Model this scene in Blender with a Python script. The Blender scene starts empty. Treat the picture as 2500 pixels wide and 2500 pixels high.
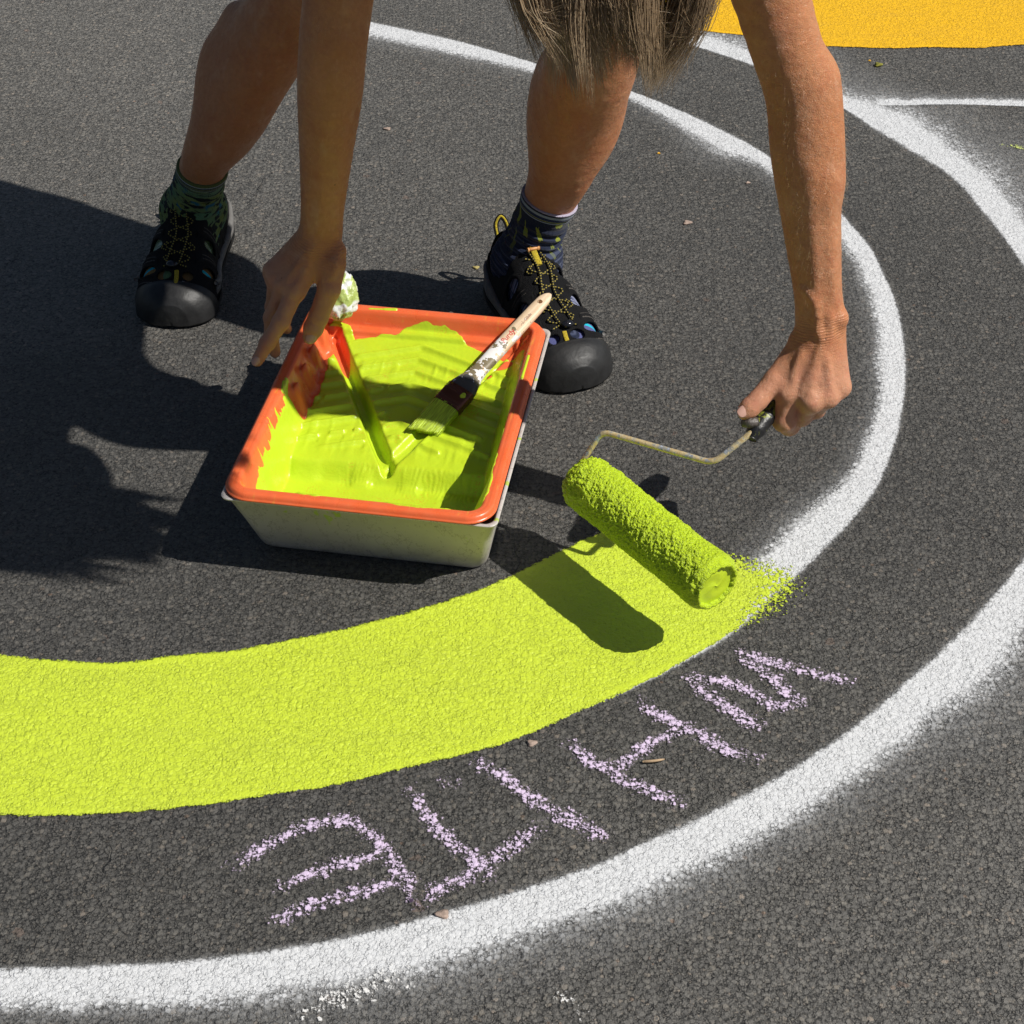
import bpy, math, random
import numpy as np
from mathutils import Vector, Matrix

random.seed(7)
RNG = np.random.default_rng(11)
SC = bpy.context.scene
COL = SC.collection
R = math.radians

# ------------------------------------------------------------------ camera, sky, sun, exposure
CAM_H, PITCH, FPX = 1.297, R(38.5), 4300.0            # focal length in pixels of a 2500 px wide frame
CAM = np.array([0.0, -CAM_H / math.tan(PITCH), CAM_H])
cam_data = bpy.data.cameras.new("camera")
cam_data.sensor_width = 36.0
cam_data.lens = FPX / 2500 * 36
cam_data.clip_start = 0.05
cam_data.clip_end = 500
cam = bpy.data.objects.new("camera", cam_data)
cam.location = CAM
cam.rotation_euler = (math.pi / 2 - PITCH, 0, 0)
COL.objects.link(cam)
SC.camera = cam
SC.render.resolution_x = SC.render.resolution_y = 1024

SUN_DIR = Vector((0.80, -0.24, 1.0)).normalized()      # towards the sun
world = bpy.data.worlds.new("World")
SC.world = world
world.use_nodes = True
wn = world.node_tree
sky = wn.nodes.new("ShaderNodeTexSky")
sky.sky_type = 'NISHITA'
sky.sun_disc = False
sky.sun_elevation = math.asin(SUN_DIR.z)
sky.sun_rotation = math.atan2(SUN_DIR.x, SUN_DIR.y)
wn.links.new(sky.outputs[0], wn.nodes["Background"].inputs[0])
wn.nodes["Background"].inputs[1].default_value = 0.040
sl = bpy.data.lights.new("sun", 'SUN')
sl.energy = 4.85
sl.angle = R(0.53)
sl.color = (1.0, 0.965, 0.90)
so = bpy.data.objects.new("sun", sl)
so.rotation_euler = SUN_DIR.to_track_quat('Z', 'Y').to_euler()
so.location = (2, -1, 3)
COL.objects.link(so)
SC.view_settings.view_transform = 'Standard'
SC.view_settings.look = 'None'
SC.view_settings.gamma = 1
SC.view_settings.exposure = 0.0
SC.cycles.max_bounces = 8
SC.cycles.transparent_max_bounces = 16

# ------------------------------------------------------------------ measuring the photograph
def P(u, v, z=0.0):
    """World point at height z that the 2500 px photograph shows at (u, v)."""
    x = (u - 1250) / FPX
    y = (1250 - v) / FPX
    r = np.array([x, math.cos(PITCH) + y * math.sin(PITCH), -math.sin(PITCH) + y * math.cos(PITCH)])
    return CAM + (z - CAM[2]) / r[2] * r
S19 = 2500 / 1932.0
def G(x, y, z=0.0):
    return P(x * S19, y * S19, z)
def tocam(p):
    d = CAM - np.asarray(p, float)
    return d / np.linalg.norm(d)

# ------------------------------------------------------------------ object helpers
def tag(o, label=None, cat=None, group=None, kind=None):
    if label: o["label"] = label
    if cat: o["category"] = cat
    if group: o["group"] = group
    if kind: o["kind"] = kind
    return o
def empty(name, loc=(0, 0, 0), rot=(0, 0, 0)):
    o = bpy.data.objects.new(name, None)
    o.empty_display_size = 0.05
    o.location = loc
    o.rotation_euler = rot
    COL.objects.link(o)
    return o
def mesh(name, V, F, mat=None, parent=None, smooth=True, attrs=None, loc=None, rot=None):
    me = bpy.data.meshes.new(name)
    V = np.asarray(V, np.float32).reshape(-1, 3)
    if isinstance(F, np.ndarray):
        n = F.shape[1]
        me.vertices.add(len(V)); me.vertices.foreach_set("co", V.ravel())
        me.loops.add(F.size); me.loops.foreach_set("vertex_index", F.astype(np.int32).ravel())
        me.polygons.add(len(F))
        me.polygons.foreach_set("loop_start", np.arange(0, F.size, n, dtype=np.int32))
        me.update(calc_edges=True)
    else:
        me.from_pydata([tuple(map(float, v)) for v in V], [], [tuple(int(i) for i in f) for f in F])
    me.validate()
    if smooth:
        me.polygons.foreach_set("use_smooth", np.ones(len(me.polygons), bool))
    if attrs:
        for k, a in attrs.items():
            a = np.asarray(a, np.float32)
            if a.ndim == 1:
                at = me.attributes.new(k, 'FLOAT', 'POINT'); at.data.foreach_set("value", a)
            else:
                at = me.attributes.new(k, 'FLOAT_VECTOR', 'POINT'); at.data.foreach_set("vector", a.ravel())
    if mat: me.materials.append(mat)
    me.update()
    o = bpy.data.objects.new(name, me)
    COL.objects.link(o)
    if parent: o.parent = parent
    if loc is not None: o.location = loc
    if rot is not None: o.rotation_euler = rot
    return o
def grid_faces(nu, nv, wrap=False):
    """Faces of a (nu, nv) vertex grid; wrap closes the v direction."""
    i = np.arange(nu - 1)[:, None]
    j = np.arange(nv if wrap else nv - 1)[None, :]
    j2 = (j + 1) % nv
    a = i * nv + j; b = (i + 1) * nv + j; c = (i + 1) * nv + j2; d = i * nv + j2
    return np.stack([a + 0 * j, b, c, d + 0 * i], -1).reshape(-1, 4)
def catmull(pts, n):
    pts = np.asarray(pts, float)
    k = len(pts)
    ext = np.vstack([2 * pts[0] - pts[1], pts, 2 * pts[-1] - pts[-2]])
    out = []
    for t in np.linspace(0, k - 1 - 1e-9, n):
        i = int(t); u = t - i
        a, b, c, d = ext[i], ext[i + 1], ext[i + 2], ext[i + 3]
        out.append(0.5 * ((2 * b) + (c - a) * u + (2 * a - 5 * b + 4 * c - d) * u * u + (3 * b - a - 3 * c + d) * u ** 3))
    return np.array(out)
def tube_data(path, rad, seg=10, cap=True, flat=1.0, up=None):
    path = np.asarray(path, float)
    n = len(path)
    rad = np.full(n, rad) if np.isscalar(rad) else np.asarray(rad, float)
    T = np.gradient(path, axis=0)
    T /= np.linalg.norm(T, axis=1)[:, None] + 1e-12
    u = np.array(up if up is not None else (0.13, 0.2, 1.0), float)
    V = []
    N0 = np.cross(T[0], u); N0 /= np.linalg.norm(N0) + 1e-12
    for i in range(n):
        N0 = N0 - T[i] * np.dot(N0, T[i]); N0 /= np.linalg.norm(N0) + 1e-12
        B = np.cross(T[i], N0)
        for k in range(seg):
            a = 2 * math.pi * k / seg
            V.append(path[i] + rad[i] * (math.cos(a) * N0 + math.sin(a) * B * flat))
    V = np.array(V)
    F = [tuple(f) for f in grid_faces(n, seg, True)]
    if cap:
        F.append(tuple(range(seg))[::-1]); F.append(tuple(range((n - 1) * seg, n * seg)))
    return V, F
def join(parts):
    V, F, o = [], [], 0
    for v, f in parts:
        V.append(np.asarray(v, float)); F += [tuple(int(i) + o for i in ff) for ff in f]; o += len(v)
    return np.vstack(V), F
def tube(name, path, rad, mat, parent=None, seg=10, n=None, **k):
    if n: path = catmull(path, n)
    if n and not np.isscalar(rad): rad = np.interp(np.linspace(0, 1, n), np.linspace(0, 1, len(rad)), rad)
    V, F = tube_data(path, rad, seg, **k)
    L = np.concatenate([[0], np.cumsum(np.linalg.norm(np.diff(path, axis=0), axis=1))]) if len(path) > 1 else [0]
    return mesh(name, V, F, mat, parent, attrs={"len": np.repeat(L, seg)})

# ------------------------------------------------------------------ material helpers
class M:
    def __init__(s, name):
        s.m = bpy.data.materials.new(name); s.m.use_nodes = True
        s.t = s.m.node_tree; s.b = s.t.nodes["Principled BSDF"]; s.out = s.t.nodes["Material Output"]
    def n(s, ty, ins=None, **at):
        nd = s.t.nodes.new("ShaderNode" + ty)
        for k, v in at.items(): setattr(nd, k, v)
        for k, v in (ins or {}).items(): s.set(nd.inputs[k], v)
        return nd
    def set(s, sock, v):
        if isinstance(v, bpy.types.NodeSocket): s.t.links.new(v, sock)
        elif isinstance(v, (tuple, list)) and sock.type == 'RGBA' and len(v) == 3: sock.default_value = (*v, 1)
        else: sock.default_value = v
    def p(s, **k):
        for a, v in k.items(): s.set(s.b.inputs[a.replace('_', ' ')], v)
        return s
    def pos(s): return s.n("NewGeometry").outputs["Position"]
    def obj(s): return s.n("TexCoord").outputs["Object"]
    def attr(s, name): return s.n("Attribute", attribute_name=name).outputs["Fac"]
    def math(s, op, a, b=0.0, c=None, clamp=False):
        ins = {0: a, 1: b}
        if c is not None: ins[2] = c
        return s.n("Math", ins, operation=op, use_clamp=clamp).outputs[0]
    def noise(s, vec, scale, detail=3, rough=0.55, dist=0.0):
        return s.n("TexNoise", {"Vector": vec, "Scale": scale, "Detail": detail, "Roughness": rough, "Distortion": dist}).outputs["Fac"]
    def map(s, v, a, b, c=0.0, d=1.0, smooth=False):
        return s.n("MapRange", {"Value": v, "From Min": a, "From Max": b, "To Min": c, "To Max": d},
                   interpolation_type='SMOOTHSTEP' if smooth else 'LINEAR').outputs["Result"]
    def mix(s, f, a, b):
        nd = s.n("Mix", data_type='RGBA')
        s.set(nd.inputs[0], f); s.set(nd.inputs[6], a); s.set(nd.inputs[7], b)
        return nd.outputs[2]
    def ramp(s, f, stops, interp='LINEAR'):
        nd = s.n("ValToRGB", {"Fac": f}); cr = nd.color_ramp; cr.interpolation = interp
        while len(cr.elements) < len(stops): cr.elements.new(0.5)
        for e, (p, c) in zip(cr.elements, stops):
            e.position = p; e.color = (*c, 1)
        return nd.outputs["Color"]
    def bump(s, h, dist, strength=1.0, normal=None):
        ins = {"Height": h, "Distance": dist, "Strength": strength}
        if normal is not None: ins["Normal"] = normal
        return s.n("Bump", ins).outputs["Normal"]
    def scaled(s, vec, sc):
        return s.n("Mapping", {"Vector": vec, "Scale": sc}).outputs[0]

def grain_group():
    """Road surface aggregate, shared by the asphalt and every coat of paint lying on it."""
    g = bpy.data.node_groups.new("aggregate", 'ShaderNodeTree')
    for nm, ty in (("Height", 'NodeSocketFloat'), ("Cell", 'NodeSocketColor'), ("Fine", 'NodeSocketFloat'), ("Gap", 'NodeSocketFloat')):
        g.interface.new_socket(nm, in_out='OUTPUT', socket_type=ty)
    out = g.nodes.new("NodeGroupOutput")
    L = g.links.new
    def nd(ty, ins=None, **at):
        x = g.nodes.new("ShaderNode" + ty)
        for k, v in at.items(): setattr(x, k, v)
        for k, v in (ins or {}).items():
            if isinstance(v, bpy.types.NodeSocket): L(v, x.inputs[k])
            else: x.inputs[k].default_value = v
        return x
    pos = nd("NewGeometry").outputs["Position"]
    nz = nd("TexNoise", {"Vector": pos, "Scale": 260.0, "Detail": 3.0, "Roughness": 0.7}).outputs["Color"]
    off = nd("VectorMath", {0: nz, 1: (0.5, 0.5, 0.5)}, operation='SUBTRACT').outputs[0]
    off = nd("VectorMath", {0: off, "Scale": 0.0062}, operation='SCALE').outputs[0]
    wp = nd("VectorMath", {0: pos, 1: off}, operation='ADD').outputs[0]
    def mm(op, a, b, c=None):
        ins = {0: a, 1: b}
        if c is not None: ins[2] = c
        return nd("Math", ins, operation=op).outputs[0]
    # stones of three sizes, each sitting at its own level; the largest that rises highest shows
    hs, cols = [], []
    for sc, lo, hi, wgt in ((150.0, 0.0, 1.0, 1.0), (270.0, 0.1, 0.95, 1.0), (480.0, 0.15, 0.8, 1.0)):
        v = nd("TexVoronoi", {"Vector": wp, "Scale": sc, "Randomness": 1.0}, voronoi_dimensions='2D')
        sp = nd("SeparateColor", {0: v.outputs["Color"]})
        dome = nd("MapRange", {"Value": v.outputs["Distance"], "From Min": 0.20, "From Max": 0.72, "To Min": 1.0, "To Max": 0.0}, interpolation_type='SMOOTHSTEP').outputs[0]
        lv = nd("MapRange", {"Value": sp.outputs[0], "To Min": lo, "To Max": hi}).outputs[0]
        hs.append(mm('MULTIPLY', dome, lv)); cols.append(v.outputs["Color"])
    m1 = mm('MAXIMUM', hs[0], hs[1])
    pick1 = mm('GREATER_THAN', hs[1], hs[0])
    mx1 = nd("Mix", {0: pick1}, data_type='RGBA'); L(cols[0], mx1.inputs[6]); L(cols[1], mx1.inputs[7])
    pick2 = mm('GREATER_THAN', hs[2], m1)
    mx2 = nd("Mix", {0: pick2}, data_type='RGBA'); L(mx1.outputs[2], mx2.inputs[6]); L(cols[2], mx2.inputs[7])
    top = nd("Math", {0: m1, 1: hs[2], 2: 0.12}, operation='SMOOTH_MAX').outputs[0]
    fine = nd("TexNoise", {"Vector": pos, "Scale": 780.0, "Detail": 4.0, "Roughness": 0.7}).outputs["Fac"]
    big = nd("TexNoise", {"Vector": pos, "Scale": 75.0, "Detail": 3.0}).outputs["Fac"]
    k = nd("MapRange", {"Value": big, "From Min": 0.3, "From Max": 0.7, "To Min": 0.62, "To Max": 1.05}).outputs[0]
    hh = mm('MULTIPLY_ADD', fine, 0.30, mm('MULTIPLY', top, k))
    c1 = mx2.outputs[2]; h = [top]
    L(hh, out.inputs["Height"]); L(c1, out.inputs["Cell"]); L(fine, out.inputs["Fine"]); L(h[0], out.inputs["Gap"])
    return g
GRAIN = grain_group()
def grain(m):
    nd = m.t.nodes.new("ShaderNodeGroup"); nd.node_tree = GRAIN
    return nd.outputs

def mat_asphalt():
    m = M("asphalt"); g = grain(m)
    sep = m.n("SeparateColor", {0: g["Cell"]})
    pos = m.pos()
    patch = m.noise(pos, 2.2, 4)
    stone = m.ramp(sep.outputs[1], [(0.0, (0.060, 0.060, 0.060)), (0.35, (0.105, 0.103, 0.099)), (0.62, (0.150, 0.146, 0.138)),
                                    (0.86, (0.195, 0.186, 0.170)), (0.96, (0.22, 0.198, 0.168)), (1.0, (0.34, 0.28, 0.23))])
    stone = m.mix(m.map(g["Fine"], 0.3, 0.75, 0.0, 0.75), stone, (0.24, 0.232, 0.22))
    col = m.mix(m.map(g["Height"], 0.18, 0.56), (0.016, 0.016, 0.0165), stone)
    # rare pale grains and reddish chips
    v = m.n("TexVoronoi", {"Vector": pos, "Scale": 95.0}, voronoi_dimensions='2D')
    cs = m.n("SeparateColor", {0: v.outputs["Color"]})
    spot = m.math('MULTIPLY', m.math('GREATER_THAN', cs.outputs[0], 0.965), m.math('LESS_THAN', v.outputs["Distance"], m.map(cs.outputs[1], 0, 1, 0.05, 0.24)))
    col = m.mix(m.math('MULTIPLY', spot, 0.75), col, m.ramp(cs.outputs[2], [(0, (0.42, 0.40, 0.36)), (0.5, (0.27, 0.18, 0.13)), (1, (0.33, 0.29, 0.24))]))
    v2 = m.n("TexVoronoi", {"Vector": m.n("VectorMath", {0: pos, 1: m.n("VectorMath", {0: m.n("TexNoise", {"Vector": pos, "Scale": 90.0}).outputs["Color"], "Scale": 0.02}, operation='SCALE').outputs[0]}, operation='ADD').outputs[0], "Scale": 14.0}, voronoi_dimensions='2D')
    cs2 = m.n("SeparateColor", {0: v2.outputs["Color"]})
    chip = m.math('MULTIPLY', m.math('GREATER_THAN', cs2.outputs[0], 0.86), m.math('LESS_THAN', v2.outputs["Distance"], m.map(cs2.outputs[1], 0, 1, 0.02, 0.085)))
    col = m.mix(m.math('MULTIPLY', chip, m.map(g["Height"], 0.15, 0.6, 0.1, 0.6)), col, (0.26, 0.19, 0.155))
    k = m.math('MULTIPLY', m.map(patch, 0.3, 0.7, 0.92, 1.10), m.map(m.attr("dust_glare"), 0.0, 1.0, 0.47, 1.10))
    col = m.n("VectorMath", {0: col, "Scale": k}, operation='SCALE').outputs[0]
    # shallow cracks
    cr = m.n("TexVoronoi", {"Vector": m.n("VectorMath", {0: pos, 1: m.n("VectorMath", {0: m.n("TexNoise", {"Vector": pos, "Scale": 14.0, "Detail": 3.0}).outputs["Color"], "Scale": 0.12}, operation='SCALE').outputs[0]}, operation='ADD').outputs[0], "Scale": 3.4}, feature='DISTANCE_TO_EDGE', voronoi_dimensions='2D').outputs["Distance"]
    crm = m.math('MULTIPLY', m.map(cr, 0.0, 0.008, 1.0, 0.0), m.map(m.noise(pos, 3.1, 2), 0.56, 0.64))
    hgt = m.math('SUBTRACT', g["Height"], m.math('MULTIPLY', crm, 0.6))
    col = m.mix(m.math('MULTIPLY', crm, 0.35), col, (0.012, 0.012, 0.012))
    nrm = m.bump(hgt, 0.0046, 1.0)
    col = m.n("Mix", {0: 1.0, 6: col, 7: (1.02, 1.0, 0.965, 1)}, data_type='RGBA', blend_type='MULTIPLY').outputs[2]
    m.p(Base_Color=col, Roughness=m.map(g["Fine"], 0.3, 0.7, 0.42, 0.72), Normal=nrm)
    m.b.inputs["Specular IOR Level"].default_value = 0.55
    return m.m

def mat_road_paint(name, rgb, rough, fill, edge="sd", dark=None, frayed=False, gloss=0.5):
    """Rolled paint: signed distance 'sd' (metres, positive inside) gives a brushed outline on the stones."""
    m = M(name); g = grain(m); pos = m.pos()
    sd = m.attr("sd")
    n1 = m.math('SUBTRACT', m.noise(pos, 70, 3), 0.5)
    n2 = m.math('SUBTRACT', g["Height"], 0.45)
    e = m.math('ADD', sd, m.math('MULTIPLY', n1, 0.006))
    e = m.math('MULTIPLY_ADD', n2, 0.0035, e)
    if frayed:
        fr = m.attr("fray")
        nn = m.math('MULTIPLY', m.math('SUBTRACT', m.math('MULTIPLY', m.noise(pos, 260, 3, 0.7), 2.0), 1.0), fr)
        e = m.math('ADD', e, m.math('MULTIPLY', nn, 0.10))
        e = m.math('ADD', e, m.math('MULTIPLY', m.math('MULTIPLY', n2, fr), 0.05))
    alpha = m.map(e, -0.0004, 0.0004)
    # paint film is deepest just inside the edge, where the roller leaves a ridge
    ridge = m.math('MULTIPLY', m.map(sd, 0.0, 0.004, 0.0, 1.0, True), m.map(sd, 0.006, 0.013, 1.0, 0.0, True))
    ridge = m.math('MULTIPLY', ridge, m.map(m.noise(pos, 9, 2), 0.42, 0.6))
    h0 = m.map(g["Height"], 0.0, 1.0, fill, 1.0)
    h = m.math('MULTIPLY', h0, m.math('MULTIPLY_ADD', ridge, -0.65, 1.0))
    h = m.math('ADD', h, m.math('MULTIPLY', ridge, 0.6))
    h = m.math('ADD', h, m.math('MULTIPLY', m.noise(pos, 420, 2, 0.6), 0.35))
    h = m.math('ADD', h, m.map(e, 0.0, 0.0015, -0.8, 0.0))
    hole = m.map(g["Height"], 0.10, 0.28, 1.0, 0.0)
    hole = m.math('MULTIPLY', hole, m.map(m.noise(pos, 11, 3), 0.38, 0.62, 0.15, 1.0))
    col = m.mix(m.math('MULTIPLY', hole, m.math('SUBTRACT', 1.0, ridge)), rgb, dark or tuple(c * 0.25 for c in rgb))
    tint = m.noise(pos, 35, 3)
    col = m.mix(m.map(tint, 0.3, 0.7, 0.0, 0.22), col, tuple(min(1, c * 0.80) for c in rgb))
    thinp = m.map(m.noise(m.scaled(pos, (3.0, 14.0, 1.0)), 1.6, 3), 0.50, 0.72, 0.0, 0.16)
    col = m.mix(thinp, col, tuple(c * 0.62 + 0.03 for c in rgb))
    m.p(Base_Color=col, Roughness=rough, Normal=m.bump(h, 0.0021, 1.0), Alpha=alpha)
    m.b.inputs["Specular IOR Level"].default_value = gloss
    return m.m

def mat_spray():
    """White spray paint: 'cov' is the coverage laid down; thin coverage only whitens the stone tops."""
    m = M("white_spray_paint"); g = grain(m); pos = m.pos()
    cov = m.attr("cov")
    big = m.math('MULTIPLY', m.math('SUBTRACT', m.noise(pos, 16, 3), 0.5), 0.30)
    c = m.math('ADD', cov, m.math('MULTIPLY', big, m.map(cov, 0, 1, 1.0, 0.2)))
    # below ~0.5 the cover is a haze, above it is solid but for the crevices
    k = m.math('MULTIPLY', m.math('SUBTRACT', g["Height"], 0.38), 0.75)
    a = m.math('ADD', m.math('MULTIPLY_ADD', c, 1.50, -0.36), m.math('MULTIPLY', k, m.map(cov, 0.0, 0.35, 0.0, 1.4)), clamp=True)
    a = m.math('MAXIMUM', a, m.math('MULTIPLY', m.map(cov, 0.0, 0.30, 0.0, 0.26), m.math('MULTIPLY', m.map(g["Height"], 0.1, 0.6, 0.15, 1.1), m.map(m.noise(pos, 480, 3, 0.8), 0.38, 0.62, 0.25, 1.5))))
    speck = m.math('MULTIPLY', m.map(m.noise(pos, 520, 2, 0.7), 0.60, 0.68), m.map(cov, 0.02, 0.3, 0.0, 0.35))
    a = m.math('MULTIPLY', a, m.map(cov, 0.0, 0.06))
    a = m.math('MAXIMUM', a, speck)
    gap = m.map(g["Height"], 0.12, 0.27, 0.25, 1.0)
    a = m.math('MULTIPLY', a, gap)
    col = m.mix(m.map(g["Fine"], 0.3, 0.7), (0.60, 0.615, 0.64), (0.755, 0.758, 0.76))
    m.p(Base_Color=col, Roughness=0.75, Normal=m.bump(m.map(g["Height"], 0, 1, 0.12, 1.0), 0.0017, 1.0), Alpha=a)
    m.b.inputs["Specular IOR Level"].default_value = 0.3
    return m.m

def mat_chalk(name, rgb):
    m = M(name); g = grain(m); pos = m.pos()
    cov = m.attr("cov")
    f = m.math('MULTIPLY', m.math('SUBTRACT', g["Height"], 0.52), 3.0)
    nz = m.math('MULTIPLY', m.math('SUBTRACT', m.noise(pos, 300, 4, 0.75), 0.5), 4.6)
    big = m.math('MULTIPLY', m.math('SUBTRACT', m.noise(pos, 45, 2), 0.5), 1.1)
    t = m.math('ADD', m.math('ADD', f, nz), m.math('ADD', big, m.math('MULTIPLY_ADD', cov, 1.6, -1.38)))
    a = m.math('MULTIPLY', m.map(t, -0.05, 0.55), m.map(cov, 0.0, 0.08))
    m.p(Base_Color=m.mix(m.map(t, 0.1, 1.2), tuple(c * 0.82 for c in rgb), rgb), Roughness=0.95,
        Normal=m.bump(g["Height"], 0.0014, 1.0), Alpha=m.math('MULTIPLY', a, 0.95))
    m.b.inputs["Specular IOR Level"].default_value = 0.1
    return m.m

MAT = {}
GREEN = (0.61, 0.740, 0.048)
MAT['asphalt'] = mat_asphalt()
MAT['green_road'] = mat_road_paint("fresh_green_paint", GREEN, 0.38, 0.30, dark=(0.20, 0.28, 0.012), frayed=True, gloss=0.5)
MAT['yellow_road'] = mat_road_paint("yellow_paint", (0.95, 0.53, 0.010), 0.5, 0.12, dark=(0.28, 0.14, 0.01), gloss=0.4)
MAT['spray'] = mat_spray()
MAT['chalk'] = mat_chalk("lilac_chalk", (0.76, 0.62, 0.82))
MAT['chalk_white'] = mat_chalk("white_chalk", (0.85, 0.84, 0.82))
MAT['chalk_lime'] = mat_chalk("lime_chalk", (0.70, 0.80, 0.22))

def plain(name, rgb, rough=0.5, spec=0.5, metal=0.0, bscale=0, bdist=0.0, var=0.0, vscale=20, coat=0.0, **k):
    m = M(name); p = m.obj()
    col = rgb
    if var: col = m.mix(m.map(m.noise(p, vscale, 4), 0.3, 0.7), tuple(c * (1 - var) for c in rgb), tuple(min(1, c * (1 + var)) for c in rgb))
    m.p(Base_Color=col, Roughness=rough, Metallic=metal)
    m.b.inputs["Specular IOR Level"].default_value = spec
    if coat: m.b.inputs["Coat Weight"].default_value = coat; m.b.inputs["Coat Roughness"].default_value = 0.08
    if bscale: m.p(Normal=m.bump(m.noise(p, bscale, 4), bdist))
    return m.m

# ------------------------------------------------------------------ the ground
# dusty old overspray, plus grazing-light brightening painted in at top left: samples of paleness
DUST_GLARE = [(100,100,1.0),(100,300,.85),(700,150,.75),(800,300,.65),(1300,350,.45),(1300,650,.35),(1000,800,.3),(1500,500,.35),(200,1150,.25),(700,1150,.2),(500,1650,.12),(1200,1480,.08),
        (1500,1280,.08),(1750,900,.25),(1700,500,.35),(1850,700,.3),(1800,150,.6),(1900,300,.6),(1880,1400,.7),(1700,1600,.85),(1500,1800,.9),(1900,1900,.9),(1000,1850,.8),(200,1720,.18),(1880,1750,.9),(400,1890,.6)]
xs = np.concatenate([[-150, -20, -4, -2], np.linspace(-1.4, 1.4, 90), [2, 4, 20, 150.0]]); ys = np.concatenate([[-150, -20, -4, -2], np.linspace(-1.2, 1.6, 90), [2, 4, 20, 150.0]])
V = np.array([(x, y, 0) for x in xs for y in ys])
dp = np.array([G(x, y)[:2] for x, y, _ in DUST_GLARE]); dv = np.array([q[2] for q in DUST_GLARE])
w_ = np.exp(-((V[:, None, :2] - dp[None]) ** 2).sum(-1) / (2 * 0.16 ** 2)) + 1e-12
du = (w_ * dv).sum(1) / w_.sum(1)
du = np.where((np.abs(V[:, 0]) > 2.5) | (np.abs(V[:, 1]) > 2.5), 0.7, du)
F = grid_faces(len(xs), len(ys))
tag(mesh("asphalt_ground", V, F, MAT['asphalt'], smooth=False, attrs={"dust_glare": du}), "dark grey coarse asphalt playground surface", "ground", kind="structure")

def upfix(o):
    me = o.data
    if len(me.polygons) and me.polygons[0].normal.z < 0: me.flip_normals()
    return o

def poly_sd(pts, poly):
    """Signed distance to a closed polygon (positive inside)."""
    poly = np.asarray(poly)[:, :2]; q = np.roll(poly, -1, 0)
    d = np.full(len(pts), 1e9); ins = np.zeros(len(pts), bool)
    for a, b in zip(poly, q):
        e = b - a; w = pts - a
        t = np.clip((w @ e) / (e @ e + 1e-12), 0, 1)
        d = np.minimum(d, np.linalg.norm(w - t[:, None] * e, axis=1))
        c = (a[1] > pts[:, 1]) != (b[1] > pts[:, 1])
        with np.errstate(divide='ignore', invalid='ignore'):
            x = (b[0] - a[0]) * (pts[:, 1] - a[1]) / (b[1] - a[1]) + a[0]
        ins ^= c & (pts[:, 0] < x)
    return np.where(ins, d, -d)
def line_dist(pts, line):
    d = np.full(len(pts), 1e9)
    for a, b in zip(line[:-1], line[1:]):
        e = b - a; w = pts - a
        t = np.clip((w @ e) / (e @ e + 1e-12), 0, 1)
        d = np.minimum(d, np.linalg.norm(w - t[:, None] * e, axis=1))
    return d
def patch(name, mat, z, x0, x1, y0, y1, step, fn, keep):
    xs = np.arange(x0, x1 + step, step); ys = np.arange(y0, y1 + step, step)
    X, Y = np.meshgrid(xs, ys, indexing='ij')
    pts = np.stack([X.ravel(), Y.ravel()], 1)
    at = fn(pts)
    F = grid_faces(len(xs), len(ys))
    ok = keep(at)
    F = F[ok[F].any(1)]
    used = np.unique(F); re = np.full(len(pts), -1); re[used] = np.arange(len(used))
    V = np.c_[pts[used], np.full(len(used), z)]
    return upfix(mesh(name, V, re[F], mat, attrs={k: v[used] for k, v in at.items()}))

# white sprayed lines: rows of (sharp edge, inner soft edge, far haze) read off the photograph
def spray_line(rows, z, label, n=420, group=None, haze=1.0):
    rows = np.array(rows, float)
    Sx, Mx, Ox = (catmull(np.array([G(*r[i:i + 2])[:2] for r in rows]), n) for i in (0, 2, 4))
    rr = np.random.default_rng(5)
    cols = [(-0.22, 0.0), (-0.10, 0.10), (-0.03, 0.5), (0.04, 0.95), (0.3, 1.0), (0.6, 1.0), (0.80, 0.82), (1.0, 0.46)]
    V, C = [], []
    wob = catmull(rr.uniform(-1, 1, (n // 6, 1)), n)[:, 0]
    wob2 = catmull(rr.uniform(-1, 1, (n // 14, 1)), n)[:, 0]
    for i in range(n):
        s, m_, o = Sx[i], Mx[i], Ox[i]
        m_ = m_ + (m_ - s) * (0.07 * wob[i] + 0.06 * wob2[i]); o = o + (o - m_) * 0.3 * wob2[i]
        s = s + (m_ - s) * 0.02 * wob[i]
        for t, c in cols:
            V.append((*(s + (m_ - s) * t), z)); C.append(c)
        for t, c in ((0.35, 0.32), (0.8, 0.19), (1.4, 0.11), (2.4, 0.05), (3.6, 0.0)):
            V.append((*(m_ + (o - m_) * (t if t < 0.5 else t * haze)), z)); C.append(c)
    k = len(cols) + 5
    C = np.array(C).reshape(n, k); e_ = np.arange(n)
    C = C * np.clip(np.minimum(e_, n - 1 - e_) / (n * 0.10 if n < 200 else 4.0), 0, 1)[:, None]
    C[:, len(cols):] *= (1.0 if haze >= 1 else 0.75)
    o = upfix(mesh("white_line", np.array(V), grid_faces(n, k), MAT['spray'], attrs={"cov": C.ravel()}))
    return tag(o, label, "painted line", group=group)
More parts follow.
